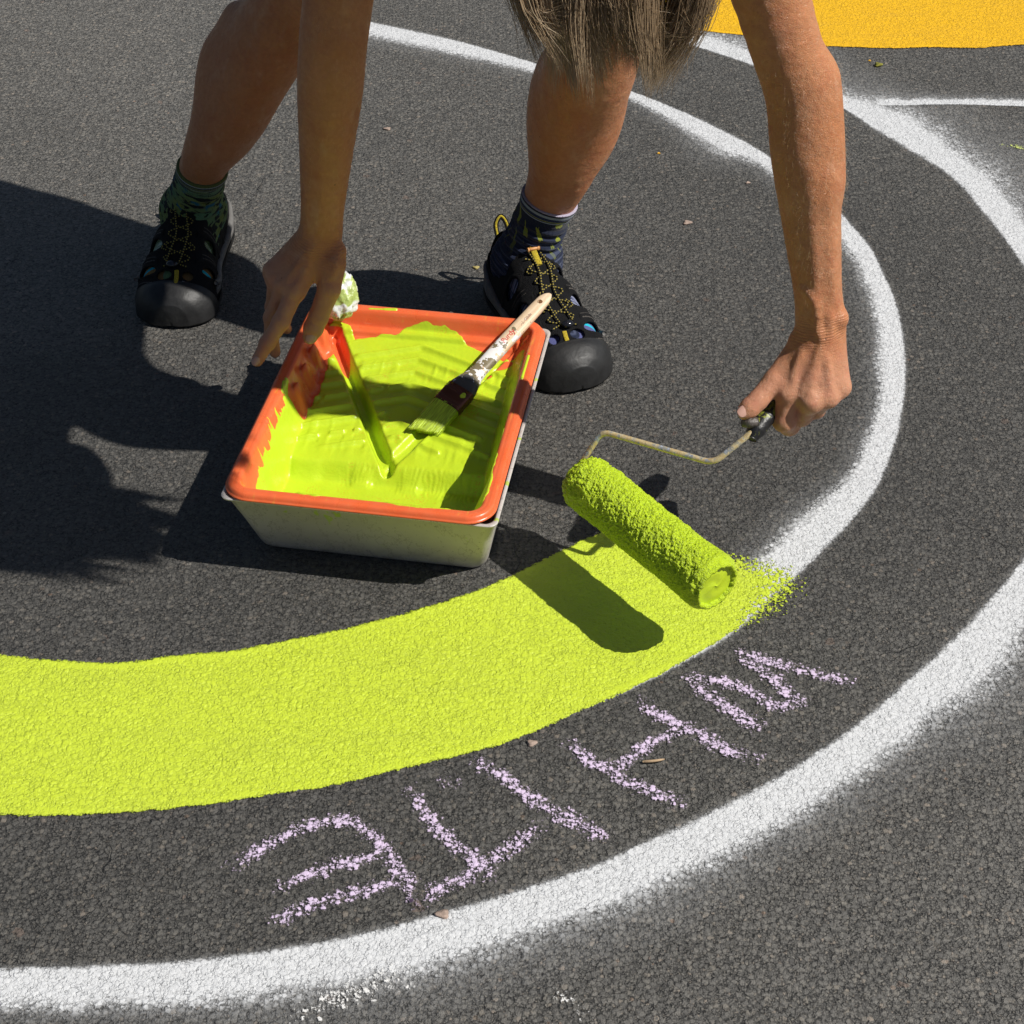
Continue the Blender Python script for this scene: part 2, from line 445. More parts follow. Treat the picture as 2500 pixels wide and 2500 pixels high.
L1 = [(440,-12,433.28,-0.24,429.28,11.76),(560,15,556.64,29.28,553.64,41.28),(700,44,698.32,68.36,695.32,83.36),(850,76,846.64,99.52,842.64,111.52),(1000,118,995.8,133.96,990.8,143.96),(1100,148,1094.96,160.6,1089.96,169.6),
 (1195,175,1190.8,185.92,1184.8,196.92),(1290,213,1278.24,231.48,1268.24,246.48),(1340,237,1323.2,263.04,1306.2,287.04),(1390,262,1371.52,288.04,1348.52,307.04),(1430,284,1419.92,304.16,1403.92,322.16),
 (1470,310,1461.6,332.68,1447.6,348.68),(1540,360,1523.2,383.52,1506.2,399.52),(1598,418,1576.16,436.48,1554.16,452.48),(1640,468,1609.76,483.12,1581.76,495.12),(1668,525,1634.4,537.6,1606.4,545.6),
 (1690,580,1651.36,588.4,1625.36,594.4),(1702,640,1658.32,644.2,1636.32,647.2),(1706,700,1660.64,700,1634.64,700),(1700,770,1656.32,765.8,1630.32,758.8),(1685,840,1638.8,823.2,1610.8,809.2),
 (1650,920,1599.6,894.8,1571.6,876.8),(1600,985,1545.4,951.4,1515.4,931.4),(1540,1045,1482.88,1003,1456.88,983),(1470,1112,1421.28,1070,1399.28,1048),(1385,1190,1343,1148,1323,1128),
 (1300,1243.5,1268.08,1211.16,1256.08,1196.16),(1180,1304.5,1154.8,1276,1144.8,1256),(1090,1340,1064.8,1315.28,1054.8,1295.28),(980,1387,963.2,1356.4,953.2,1336.4),(850,1423,837.4,1400.12,832.4,1385.12),(740,1451,727.4,1429.96,722.4,1404.96),
 (640,1477,631.6,1454.96,626.6,1434.96),(500,1499,493.28,1478.84,491.28,1453.84),(350,1515,345.8,1498.2,343.8,1473.2)]
spray_line(L1, 0.0006, "inner white spray line sweeping from behind the legs round to the fresh green band", group="white spray lines", haze=0.6)
L2 = [(985,-8,990,-26,994,-44),(1070,22,1078,2,1084,-16),(1155,42,1165,22,1172,4),(1240,67,1252,44,1260,22),(1302,84,1318,62,1330,40),(1376,108,1392,88,1404,60),
 (1423,124,1437,102,1452,76),(1500,160,1524,138,1548,118),(1577,196,1597,180,1618,160),(1660,247,1692,205,1722,190),(1724,285,1758,240,1784,206),(1776,317,1806,283,1834,248),
 (1814,348,1850,318,1882,286),(1852,393,1893,366,1926,338),(1894,445,1936,424,1966,400),(1932,499,1976,482,2010,466),(1965,560,2012,548,2040,540),(1985,640,2034,634,2060,630),
 (1995,760,2048,760,2078,760),(1990,900,2044,915,2074,925),(1965,1000,2020,1035,2050,1052),(1932,1062,1986,1110,2020,1135),(1850,1160,1908,1222,1940,1262),(1800,1212,1858,1280,1884,1318),
 (1700,1302,1750,1368,1772,1408),(1600,1385,1646,1446,1664,1480),(1450,1480,1490,1545,1506,1576),(1250,1580,1290,1652,1308,1690),(1080,1652,1108,1728,1124,1772),
 (800,1737,820,1822,830,1868),(600,1785,612,1862,618,1898),(400,1812,405,1886,408,1914),(200,1826,203,1899,205,1924),(0,1832,0,1900,0,1924),(-90,1834,-90,1900,-90,1924)]
spray_line(L2, 0.0008, "outer white spray line below the chalk lettering, running across the picture foreground", 600, group="white spray lines")
L3 = [(1640,200,1642,186,1640,178),(1700,199,1700,188,1700,182),(1800,197.5,1800,188,1800,183),(1932,201,1932,190,1932,185),(2060,206,2060,194,2060,189)]
spray_line(L3, 0.0010, "thin straight white line leading off to the right edge below the yellow patch", 160, group="white spray lines")

# fresh green band
g_in = [(-90,1225),(0,1238),(100,1247),(180,1252),(250,1250),(330,1238),(440,1229),(530,1212),(640,1190),(760,1160),(860,1130),(940,1100),(1030,1056),(1100,1021),(1145,1002),(1200,975),(1260,985),(1330,1030),(1390,1062),(1440,1078),(1478,1098)]
g_out = [(1440,1140),(1415,1163),(1370,1200),(1280,1254),(1180,1305),(1090,1344),(980,1393),(850,1430),(740,1455),(640,1480),(500,1502),(350,1524),(230,1534),(100,1540),(0,1538),(-90,1536)]
gp = np.vstack([catmull([G(*p)[:2] for p in g_in], 160), catmull([G(*p)[:2] for p in g_out], 160)])
endp = G(1452, 1108)[:2]
def gfn(pts):
    r = np.linalg.norm(pts - endp, axis=1)
    return {"sd": poly_sd(pts, gp), "fray": np.clip(1.15 - r / 0.085, 0, 1)}
o = patch("green_band", MAT['green_road'], 0.0014, gp[:, 0].min() - .03, gp[:, 0].max() + .05, gp[:, 1].min() - .03, gp[:, 1].max() + .03, 0.004, gfn,
          lambda a: a["sd"] > -0.006 - 0.05 * a["fray"])
tag(o, "broad band of fresh wet lime green paint curving across the asphalt below the tray", "painted band")

# yellow patch
y_lo = [(960,-40),(1035,2),(1075,10),(1160,30),(1240,47),(1317,58),(1405,68),(1480,78),(1548,87),(1620,90),(1689,92),(1745,90),(1801,91),(1850,91),(1884,88),(1932,85),(2060,78)]
yp = np.vstack([catmull([G(*p)[:2] for p in y_lo], 120), [G(2060, -500)[:2], G(900, -500)[:2]]])
o = patch("yellow_patch", MAT['yellow_road'], 0.0014, yp[:, 0].min(), yp[:, 0].max() + .02, yp[:, 1].min() - .02, yp[:, 1].max() + .02, 0.006,
          lambda p: {"sd": poly_sd(p, yp)}, lambda a: a["sd"] > -0.008)
tag(o, "large patch of yellow road paint at the top right behind the arm", "painted patch")

# chalk writing
def chalk(name, strokes, mat, z, width, label, cat, group=None, soft=1.0):
    lines = []
    for s in strokes:
        q = np.array([P(*p)[:2] for p in s])
        lines.append(catmull(q, 24) if len(q) > 2 else q)
    allp = np.vstack(lines); m_ = width * 1.3
    def fn(p):
        c = np.zeros(len(p))
        for l in lines:
            d = line_dist(p, l)
            ends = np.minimum(np.linalg.norm(p - l[0], axis=1), np.linalg.norm(p - l[-1], axis=1))
            k = np.clip(1.25 * (1 - (d / width)), 0, 1) * (0.55 + 0.45 * np.clip(ends / 0.02, 0, 1))
            c = np.maximum(c, k * soft)
        return {"cov": c}
    o = patch(name, mat, z, allp[:, 0].min() - m_, allp[:, 0].max() + m_, allp[:, 1].min() - m_, allp[:, 1].max() + m_, 0.002, fn, lambda a: a["cov"] > 0.01)
    return tag(o, label, cat, group)
def c5(*p): return [(500 + x / 2.147, 1600 + y / 2.147) for x, y in p]
def c6(*p): return [(1300 + x / 2.415, 1550 + y / 2.415) for x, y in p]
W_ = 0.0120
LG = "lilac chalk letters spelling WHITE upside down"
chalk("chalk_letter_w", [c6((1235,120),(1400,165),(1560,210),(1700,240),(1880,285)), c6((1235,130),(1320,200),(1430,270),(1500,350),(1570,400)), c6((1585,400),(1450,425),(1340,370),(1200,300),(1060,275),(930,265)),
      c6((925,265),(1000,340),(1100,400),(1210,470),(1330,530)), c6((1190,480),(1260,520),(1300,560))], MAT['chalk'], 0.0018, W_, "chalk letter W, nearest the roller, at the right end of the word", "chalk letter", LG)
chalk("chalk_letter_h", [c6((650,400),(740,480),(850,530),(970,580),(1100,660),(1220,710),(1310,722)), c6((860,560),(740,620),(640,680),(560,740),(470,790)), c6((220,650),(330,740),(460,810),(580,880),(700,930),(800,970),(870,1000))],
      MAT['chalk'], 0.0018, W_, "chalk letter H beside a small twig, between the W and the I", "chalk letter", LG)
chalk("chalk_letter_i", [c5((1425,560),(1560,650),(1700,745),(1850,840),(1960,910)) + c6((100,1020),(250,1100),(330,1160),(420,1200))], MAT['chalk'], 0.0018, W_,
      "chalk letter I, a single slanting lilac stroke in the middle of the word", "chalk letter", LG)
chalk("chalk_letter_t", [c5((1080,715),(1150,820),(1240,930),(1340,1020),(1430,1090),(1490,1150)), c5((1745,915),(1600,1015),(1480,1085),(1350,1180),(1250,1220),(1110,1300)), c5((1275,662),(1292,672))],
      MAT['chalk'], 0.0018, W_, "chalk letter T, whose bar touches the foot of the curved E", "chalk letter", LG)
chalk("chalk_letter_e", [c5((150,1105),(230,1050),(380,975),(560,895),(760,870),(850,925),(920,1000),(1000,1100),(1070,1200),(1080,1280)), c5((890,1050),(700,1105),(560,1155),(400,1220)), c5((1080,1190),(900,1220),(700,1270),(560,1320),(390,1385))],
      MAT['chalk'], 0.0018, W_, "rounded chalk letter E at the left end of the word", "chalk letter", LG)
chalk("chalk_smudge", [[(745, 2478), (830, 2430), (905, 2412), (985, 2385)]], MAT['chalk_white'], 0.0020, 0.017, "crumbly white chalk streak beside the foreground spray line", "chalk mark", "loose chalk marks", 0.72)
chalk("chalk_smudge", [[(1365, 2425), (1390, 2450), (1430, 2475)]], MAT['chalk_white'], 0.0018, 0.010, "small faint white chalk scrape alone at the bottom of the picture", "chalk mark", "loose chalk marks", 0.62)
chalk("chalk_smudge", [[(2452, 356), (2490, 363), (2530, 372)]], MAT['chalk_lime'], 0.0018, 0.008, "pale lime chalk scribble at the right edge", "chalk mark", "loose chalk marks", 0.8)

# ------------------------------------------------------------------ the tub and the paint tray
TC = np.array([-0.138, 0.067, 0.0]); TA = -0.166; RIM = 0.110
HW, HL = 0.150, 0.2025
def T2W(x, y, z=0.0):
    return np.array([TC[0] + x * math.cos(TA) - y * math.sin(TA), TC[1] + x * math.sin(TA) + y * math.cos(TA), z])
def W2T(w):
    d = np.asarray(w)[:2] - TC[:2]
    return np.array([d[0] * math.cos(TA) + d[1] * math.sin(TA), -d[0] * math.sin(TA) + d[1] * math.cos(TA)])
def rrect_sd(x, y, hw, hl, r):
    qx = np.abs(x) - (hw - r); qy = np.abs(y) - (hl - r)
    return -(np.hypot(np.maximum(qx, 0), np.maximum(qy, 0)) + np.minimum(np.maximum(qx, qy), 0) - r)   # positive inside
def vnoise(x, y, s, seed=0):
    """Smooth value noise in -1..1 for numpy arrays."""
    r = np.random.default_rng(seed); tab = r.uniform(-1, 1, (64, 64))
    X = x * s; Y = y * s; i = np.floor(X).astype(int); j = np.floor(Y).astype(int)
    u = X - i; v = Y - j; u = u * u * (3 - 2 * u); v = v * v * (3 - 2 * v)
    g = lambda a, b: tab[a % 64, b % 64]
    return (g(i, j) * (1 - u) + g(i + 1, j) * u) * (1 - v) + (g(i, j + 1) * (1 - u) + g(i + 1, j + 1) * u) * v
def sstep(x, a, b):
    t = np.clip((x - a) / (b - a), 0, 1); return t * t * (3 - 2 * t)
def segd(x, y, a, b):
    ax, ay = a; bx, by = b; ex, ey = bx - ax, by - ay
    t = np.clip(((x - ax) * ex + (y - ay) * ey) / (ex * ex + ey * ey), 0, 1)
    return np.hypot(x - ax - t * ex, y - ay - t * ey), t

def deck(x, y):
    """Floor of the tray, height below the rim: a ribbed ramp that falls into a deep well at the front."""
    ramp = -0.0225 + (y - 0.17) * 0.160
    well = -0.077
    t = sstep(y, -0.066, -0.046)
    z = well + (ramp - well) * t
    # chevron ribs
    yy = y + 0.36 * np.abs(x)
    for k in range(9):
        yc = 0.158 - k * 0.0225
        d = yy - yc
        gd = np.minimum(segd(x, y, (0.0, -0.047), (-0.1165, 0.170))[0], segd(x, y, (0.0, -0.047), (0.108, 0.172))[0])
        amp = sstep(np.abs(x), 0.128, 0.110) * sstep(y, -0.035, -0.020) * sstep(gd, 0.010, 0.018)
        broken = 1 if k in (0, 1, 2) else (np.abs(vnoise(x, y * 0 + k, 14, 3)) > 0.08)
        z = z + amp * broken * (0.0038 * np.exp(-(d / 0.0026) ** 2) - 0.0012 * np.exp(-((d + 0.008) / 0.004) ** 2))
    # bars in the floor of the well
    for yc, x0, x1 in ((-0.098, -0.056, 0.050), (-0.116, -0.062, 0.045)):
        z = z + 0.0036 * np.exp(-((y - yc) / 0.0026) ** 2) * sstep(x, x0, x0 + .006) * (1 - sstep(x, x1, x1 + .006)) * (1 - 0.7 * np.exp(-((x + 0.002) / 0.004) ** 2))
    # step ledge at the head of the ramp
    z = z + 0.0055 * sstep(y, 0.168, 0.1715)
    z = np.where(y > 0.1715, np.minimum(z, -0.0165), z)
    # the V-shaped gutter
    for a, b, w, dp in (((0.0, -0.047), (-0.1165, 0.170), 0.0078, 0.021), ((0.0, -0.047), (0.108, 0.172), 0.0075, 0.010)):
        d, tt = segd(x, y, a, b)
        prof = 1 - sstep(d, w * 0.50, w * 1.38)
        z = z - dp * prof * (0.55 + 0.45 * np.minimum(1, tt * 6)) * (1 - 0.25 * tt)
    return z
def tray_h(x, y):
    d = rrect_sd(x, y, HW, HL, 0.030)
    fl = deck(x, y)
    wall0 = 0.0145
    run = 0.013 + 0.016 * sstep(-y, 0.10, 0.15) + 0.006 * sstep(np.abs(x), 0.09, 0.12)
    run = np.where((y > 0.15) & (HL - y < HW - np.abs(x) + 0.004), 0.0055, run)
    t = np.clip((d - wall0) / run, 0, 1)
    t2 = sstep(t, 0.0, 1.0) * 0.35 + t * 0.65
    z_in = -0.0015 + (fl + 0.0015) * t2
    # moulded steps on the two side walls
    for yc in (0.140, 0.104, 0.066, 0.028):
        q = np.exp(-((y - yc) / 0.0075) ** 4) * sstep(-x, 0.112, 0.120)
        z_in = z_in + q * 0.021 * sstep(t, 0.15, 0.6) * (1 - 0.55 * sstep(t, 0.75, 1.0)) * (np.abs(x) < 0.139)
    # rolled rim
    k = np.clip((d - 0.0068) / 0.0078, -1, 1)
    rim = 0.0040 * np.sqrt(np.maximum(0, 1 - np.abs(k) ** 2.6)) - 0.0032 * sstep(-k, 0.75, 1.0)
    z = np.where(d < wall0, rim, z_in)
    z = np.where(np.abs(d - 0.0085) < 0.001, z - 0.0003, z)
    return z
NX, NY = 230, 300
xs = np.linspace(-HW, HW, NX); ys = np.linspace(-HL, HL, NY)
X, Y = np.meshgrid(xs, ys, indexing='ij')
# pull grid points outside the rounded outline onto it
Xc, Yc = X.copy(), Y.copy()
r = 0.030; cx, cy = HW - r, HL - r
m_ = (np.abs(X) > cx) & (np.abs(Y) > cy)
dx, dy = (np.abs(X) - cx), (np.abs(Y) - cy); rr = np.hypot(dx, dy) + 1e-9; mx = np.maximum(dx, dy)
sc_ = np.where(m_, mx / rr, 1)
Xc = np.where(m_, np.sign(X) * (cx + dx * sc_), X); Yc = np.where(m_, np.sign(Y) * (cy + dy * sc_), Y)
Z = tray_h(Xc, Yc)
V = np.stack([Xc, Yc, Z], -1).reshape(-1, 3)
F = grid_faces(NX, NY)
V2, F2 = [V], [F]
# outer flange hanging from the rim, and the underside of the shell
ring = [(i, 0) for i in range(NX)] + [(NX - 1, j) for j in range(1, NY)] + [(i, NY - 1) for i in range(NX - 2, -1, -1)] + [(0, j) for j in range(NY - 2, 0, -1)]
ri = np.array([i * NY + j for i, j in ring]); nr = len(ri)
base = V[ri]
lv = []
for off, dz in ((0.0005, -0.0012), (0.0010, -0.0022), (0.0024, -0.0026), (0.0026, -0.0040), (0.0010, -0.0044), (-0.004, -0.0030)):
    nrm = np.c_[base[:, 0] - np.clip(base[:, 0], -cx, cx), base[:, 1] - np.clip(base[:, 1], -cy, cy)]
    nrm /= np.linalg.norm(nrm, axis=1)[:, None] + 1e-9
    lv.append(np.c_[base[:, :2] + nrm * off, base[:, 2] + dz])
o0 = len(V)
allV = np.vstack([V] + lv)
fl = []
prev = ri
for k in range(len(lv)):
    cur = np.arange(o0 + k * nr, o0 + (k + 1) * nr)
    fl.append(np.stack([prev, cur, np.roll(cur, -1), np.roll(prev, -1)], 1)); prev = cur
allF = np.vstack([F] + fl)

def mat_tray():
    m = M("orange_plastic"); p = m.obj()
    big = m.noise(p, 30, 3)
    col = m.mix(m.map(big, 0.35, 0.65, 0.0, 0.25), (0.80, 0.140, 0.042), (0.78, 0.21, 0.10))
    # smears of thinned paint on the plastic
    st = m.noise(m.scaled(p, (160, 26, 60)), 1.0, 3, 0.6)
    sm = m.math('MULTIPLY', m.map(st, 0.58, 0.70), m.map(m.noise(p, 26, 2), 0.50, 0.62))
    col = m.mix(m.math('MULTIPLY', sm, 0.55), col, (0.70, 0.50, 0.05))
    scr = m.math('MULTIPLY', m.map(m.noise(m.scaled(p, (40, 300, 100)), 1.0, 2, 0.7), 0.66, 0.72), 0.25)
    col = m.mix(scr, col, (0.85, 0.35, 0.2))
    m.p(Base_Color=col, Roughness=m.map(m.noise(p, 60, 3), 0.3, 0.7, 0.22, 0.42), Normal=m.bump(m.noise(p, 120, 3), 0.0004))
    m.b.inputs["Subsurface Weight"].default_value = 0.15
    m.b.inputs["Subsurface Radius"].default_value = (0.006, 0.002, 0.001)
    m.b.inputs["Subsurface Scale"].default_value = 1.0
    return m.m
MAT['tray'] = mat_tray()
tray = empty("paint_tray", (TC[0], TC[1], RIM), (0, 0, TA))
tag(tray, "orange plastic roller tray coated in lime green paint, lying in the grey tub", "paint tray")
body = upfix(mesh("tray_shell", allV, allF, MAT['tray'], tray))

# wet paint film: a second surface that dips under the plastic where the paint ends
def film():
    x, y = X, Y
    h = tray_h(x, y); d = rrect_sd(x, y, HW, HL, 0.030)
    n1 = vnoise(x, y, 60, 1); n2 = vnoise(x, y, 130, 2); n3 = vnoise(x + 3, y, 26, 4)
    # outline of the wetted area in tray coordinates
    out = np.array([(-0.124, -0.170), (-0.128, -0.12), (-0.131, -0.06), (-0.129, -0.02), (-0.131, 0.006), (-0.117, 0.016), (-0.113, 0.040), (-0.110, 0.080), (-0.109, 0.105), (-0.112, 0.124), (-0.106, 0.140),
                    (-0.098, 0.150), (-0.090, 0.158), (-0.070, 0.166), (-0.045, 0.1705), (-0.034, 0.173), (-0.030, 0.1835), (-0.010, 0.1868), (0.015, 0.187), (0.035, 0.1845), (0.046, 0.1800), (0.050, 0.1715), (0.064, 0.166), (0.085, 0.158), (0.102, 0.154), (0.112, 0.146), (0.121, 0.152),
                    (0.128, 0.150), (0.133, 0.12), (0.134, 0.06), (0.135, 0.0), (0.1355, -0.06), (0.138, -0.11), (0.140, -0.150), (0.132, -0.178), (0.105, -0.190), (0.080, -0.1925), (0.050, -0.1935), (0.02, -0.188), (-0.02, -0.187),
                    (-0.05, -0.1915), (-0.075, -0.187), (-0.095, -0.183), (-0.115, -0.178)])
    out = catmull(np.vstack([out, out[:1]]), 260)
    sd = poly_sd(np.c_[x.ravel(), y.ravel()], out).reshape(x.shape)
    sd = sd + 0.0016 * n1 + 0.0010 * n2
    # brushed drag marks on the left wall
    lw = sstep(-x, 0.112, 0.118) * (1 - sstep(y, 0.0, 0.02)) * sstep(y, -0.14, -0.10)
    sd = sd + lw * 0.008 * np.maximum(0, vnoise(x * 0.15, y, 330, 8))
    # plug of paint over the head of the gutter, tail on the left wall
    for a, b, w in (((-0.118, 0.178), (-0.102, 0.177), 0.0060), ((-0.102, 0.177), (-0.094, 0.160), 0.0060), ((-0.137, 0.024), (-0.133, 0.004), 0.0022), ((-0.139, 0.018), (-0.136, 0.000), 0.0015)):
        dd, _ = segd(x, y, a, b); sd = np.maximum(sd, w - dd + 0.0010 * n1)
    for a, b, w in (((-0.075, 0.1930), (-0.055, 0.1945), 0.0018), ((-0.055, 0.1945), (-0.042, 0.1960), 0.0028), ((0.140, 0.120), (0.140, 0.07), 0.0016)):
        dd, _ = segd(x, y, a, b); sd = np.maximum(sd, w - dd + 0.0006 * n1)
    # bare patches of plastic
    for bx, by, br in ((0.106, 0.139, 0.013), (0.090, 0.116, 0.006)):
        bd = np.hypot((x - bx) * 0.8 + (y - by) * 0.6, ((y - by) * 0.8 - (x - bx) * 0.6) * 2.0)
        sd = np.minimum(sd, bd - br + 0.0008 * n1)
    bd, tt = segd(x, y, (-0.085, 0.110), (-0.1165, 0.170))
    sd = np.minimum(sd, bd - 0.0098 * sstep(tt, -0.05, 0.4) + 0.001 * n1)   # upper end of the gutter runs dry
    ramp = sstep(y, -0.05, -0.03)
    th = 0.0010 + 0.0005 * n3 + 0.0004 * n1
    # pooled paint: levels the gutter's foot, the step at the front of the ramp and a puddle in the well
    th = th + 0.0035 * sstep(0.011 - segd(x, y, (0.0, -0.047), (0.1, 0.17))[0], 0, 0.006) * 0.6
    pool = -0.0735 + 0.0 * x
    drip = 0.0013 * np.maximum(0, vnoise(x, y * 0.12 + 5, 210, 6)) * (sstep(y, -0.045, -0.02) * (1 - sstep(y, 0.01, 0.03)) + sstep(y, 0.09, 0.10) * (1 - sstep(y, 0.12, 0.13)))
    wr = 0.0007 * np.sin((x + 0.006 * n1 + 0.003 * n2) * 1100) * sstep(y, -0.082, -0.072) * (1 - sstep(y, -0.05, -0.044)) * sstep(x, 0.0, 0.03)
    wr = wr + 0.0007 * np.sin((x + 0.006 * n1 + 0.003 * n2) * 1150) * sstep(y, -0.072, -0.066) * (1 - sstep(y, -0.05, -0.044)) * sstep(x, -0.06, -0.045) * (1 - sstep(x, -0.02, -0.01))
    th = th + drip + wr
    blob = 0
    for bx, by, bw, bh in ((-0.098, -0.058, 0.018, 0.004), (-0.030, -0.062, 0.012, 0.004), (0.030, -0.062, 0.014, 0.003), (-0.112, -0.10, 0.010, 0.002), (-0.085, -0.10, 0.014, 0.0015)):
        blob = blob + bh * np.exp(-((x - bx) / bw) ** 4 - ((y - by) / 0.009) ** 4)
    th = th + blob
    edge = np.clip(sd / 0.0022, -1.2, 1)
    e2 = np.where(edge > 0, np.sqrt(np.clip(edge, 0, 1)), edge)
    z = h + np.where(edge > 0, th * e2 + 0.0005 * (edge < 1) * edge, e2 * 0.0025)
    # surface tension softens the ribs a little
    zs = z.copy()
    for _ in range(1):
        zs[1:-1, 1:-1] = 0.25 * (zs[2:, 1:-1] + zs[:-2, 1:-1] + zs[1:-1, 2:] + zs[1:-1, :-2])
    z = np.where((edge > 0.9), np.maximum(zs, h + 0.0006), z)
    keep = (sd > -0.004) & (d > 0.0006)
    thin = np.clip(1 - (th / 0.0011), 0, 1) + 0.6 * (np.abs(n2) > 0.55) * (sstep(y, -0.078, -0.088) + sstep(y, -0.02, 0.0) * (1 - sstep(y, 0.03, 0.05)) * (np.abs(x) < 0.035))
    return z, keep, thin
Zf, keep, thin = film()
ok = keep.ravel()[F].all(1)
Ff = F[ok]; used = np.unique(Ff); re = np.full(NX * NY, -1); re[used] = np.arange(len(used))
Vf = np.stack([X, Y, Zf], -1).reshape(-1, 3)[used]
def mat_wet(name="wet_green_paint", thin=True, bs=150):
    m = M(name); p = m.obj()
    col = m.mix(m.map(m.noise(p, 40, 3), 0.35, 0.65, 0.0, 0.5), (0.52, 0.665, 0.024), (0.50, 0.68, 0.030))
    if thin:
        reg = m.attr("thin")
        sp = m.math('MULTIPLY', m.map(m.noise(p, 420, 3, 0.7), 0.52, 0.60), m.map(reg, 0.15, 0.8))
        col = m.mix(m.math('MULTIPLY', sp, 0.65), col, (0.62, 0.30, 0.03))
    st = m.noise(m.scaled(p, (60, 240, 100)), 1.0, 3, 0.6)
    n = m.math('ADD', m.noise(p, bs, 4, 0.6), m.math('MULTIPLY', st, 0.6))
    m.p(Base_Color=col, Roughness=0.30, Normal=m.bump(n, 0.0006))
    m.b.inputs["Specular IOR Level"].default_value = 0.5
    return m.m
MAT['wet'] = mat_wet()
upfix(mesh("wet_paint", Vf, re[Ff], MAT['wet'], tray, attrs={"thin": thin.ravel()[used]}))

# tub: thin walled box with drafted sides, its lip showing beyond the tray
def tub():
    def ringpts(hw, hl, rad, z, n=7, cy0=0.0):
        pts = []
        for sx, sy, a0 in ((1, 1, 0), (-1, 1, 90), (-1, -1, 180), (1, -1, 270)):
            for k in range(n):
                a = R(a0 + 90 * k / (n - 1))
                pts.append((sx * (hw - rad) + rad * math.cos(a), cy0 + sy * (hl - rad) + rad * math.sin(a), z))
        return pts
    prof = [(0.1265, 0.158, 0.014, 0.0035), (0.1295, 0.161, 0.016, 0.0005), (0.1325, 0.1635, 0.017, 0.0035), (0.1345, 0.166, 0.017, 0.010), (0.1435, 0.182, 0.015, 0.060), (0.1505, 0.1955, 0.0135, 0.0975),
            (0.1530, 0.1980, 0.011, 0.1000), (0.1548, 0.2000, 0.011, 0.1015), (0.1552, 0.2004, 0.011, 0.1032), (0.1546, 0.1998, 0.010, 0.1042), (0.1515, 0.1965, 0.010, 0.1042),
            (0.1488, 0.1935, 0.012, 0.1005), (0.1415, 0.180, 0.013, 0.060), (0.1315, 0.163, 0.014, 0.006), (0.1265, 0.158, 0.013, 0.0050)]
    Vt = []; m_ = None
    for hw, hl, rd, z in prof:
        rp = ringpts(hw, hl, rd, z, cy0=0.010 * (1 - z / 0.10)); m_ = len(rp); Vt += rp
    Ft = [tuple(f) for f in grid_faces(len(prof), m_, True)]
    Ft.append(tuple(range(m_))[::-1]); Ft.append(tuple(range((len(prof) - 1) * m_, len(prof) * m_)))
    return np.array(Vt), Ft
def mat_tub():
    m = M("pale_grey_plastic"); p = m.obj()
    col = m.mix(m.map(m.noise(p, 9, 4), 0.35, 0.65), (0.49, 0.445, 0.415), (0.55, 0.51, 0.48))
    s1 = m.noise(m.scaled(p, (30, 30, 8)), 1.0, 4, 0.7)
    scr = m.math('MULTIPLY', m.math('LESS_THAN', m.math('ABSOLUTE', m.math('SUBTRACT', s1, 0.5)), 0.009), 0.5)
    col = m.mix(scr, col, (0.30, 0.26, 0.23))
    z_ = m.n("SeparateXYZ", {0: p}).outputs[2]
    dirt = m.math('MULTIPLY', m.map(z_, 0.035, 0.0, 0.0, 1.0), m.map(m.noise(p, 60, 4, 0.7), 0.40, 0.65))
    col = m.mix(m.math('MULTIPLY', dirt, 0.55), col, (0.20, 0.175, 0.15))
    col = m.mix(m.math('MULTIPLY', m.map(m.noise(p, 150, 3, 0.7), 0.655, 0.70), 0.7), col, (0.14, 0.12, 0.10))
    gsm = m.math('MULTIPLY', m.map(m.noise(m.scaled(p, (45, 45, 12)), 1.0, 3, 0.6), 0.655, 0.67), m.map(z_, 0.02, 0.09))
    col = m.mix(m.math('MULTIPLY', gsm, 0.85), col, (0.42, 0.55, 0.05))
    m.p(Base_Color=col, Roughness=0.42, Normal=m.bump(m.noise(p, 14, 4), 0.0016))
    m.b.inputs["Subsurface Weight"].default_value = 0.2; m.b.inputs["Subsurface Radius"].default_value = (0.008, 0.007, 0.006); m.b.inputs["Subsurface Scale"].default_value = 1.0
    return m.m
MAT['tub'] = mat_tub()
Vt, Ft = tub()
tb = mesh("plastic_tub", Vt, Ft, MAT['tub'], loc=tuple(T2W(0.0018, -0.001)), rot=(0, 0, TA))
md = tb.modifiers.new("edge", 'BEVEL'); md.width = 0.0006; md.segments = 1; md.limit_method = 'ANGLE'; md.angle_limit = R(50)
tag(tb, "pale grey rectangular plastic tub on the asphalt, holding the orange tray", "tub")

# ------------------------------------------------------------------ paint brush
A0 = np.array([-0.1084, 0.0643, 0.0665]); D0 = np.array([0.0482, 0.2644, 0.1400])
ax = (D0 - A0); LB = np.linalg.norm(ax); ax /= LB
side = np.cross(ax, tocam((A0 + D0) / 2)); side /= np.linalg.norm(side)
side = np.cross(ax, np.array([0.08, -0.25, 1.0])); side /= np.linalg.norm(side)
upb = np.cross(side, ax)
if upb[2] < 0: upb = -upb
BM = Matrix((( *[side[0], ax[0], upb[0]], A0[0]), (*[side[1], ax[1], upb[1]], A0[1]), (*[side[2], ax[2], upb[2]], A0[2]), (0, 0, 0, 1)))
brush = empty("paint_brush"); brush.matrix_world = BM
tag(brush, "angled paint brush with paint spattered wooden handle resting across the tray", "paint brush")
def loft(secs, n=28, cap=True, ex=2.6):
    Vl = []
    for y, cx0, w, t, z in secs:
        for k in range(n):
            a = 2 * math.pi * k / n; c, s = math.cos(a), math.sin(a)
            Vl.append((cx0 + w * math.copysign(abs(c) ** (2 / ex), c), y, z + t * math.copysign(abs(s) ** (2 / ex), s)))
    Fl = [tuple(f) for f in grid_faces(len(secs), n, True)]
    if cap: Fl.append(tuple(range(n))[::-1]); Fl.append(tuple(range((len(secs) - 1) * n, len(secs) * n)))
    return np.array(Vl), Fl
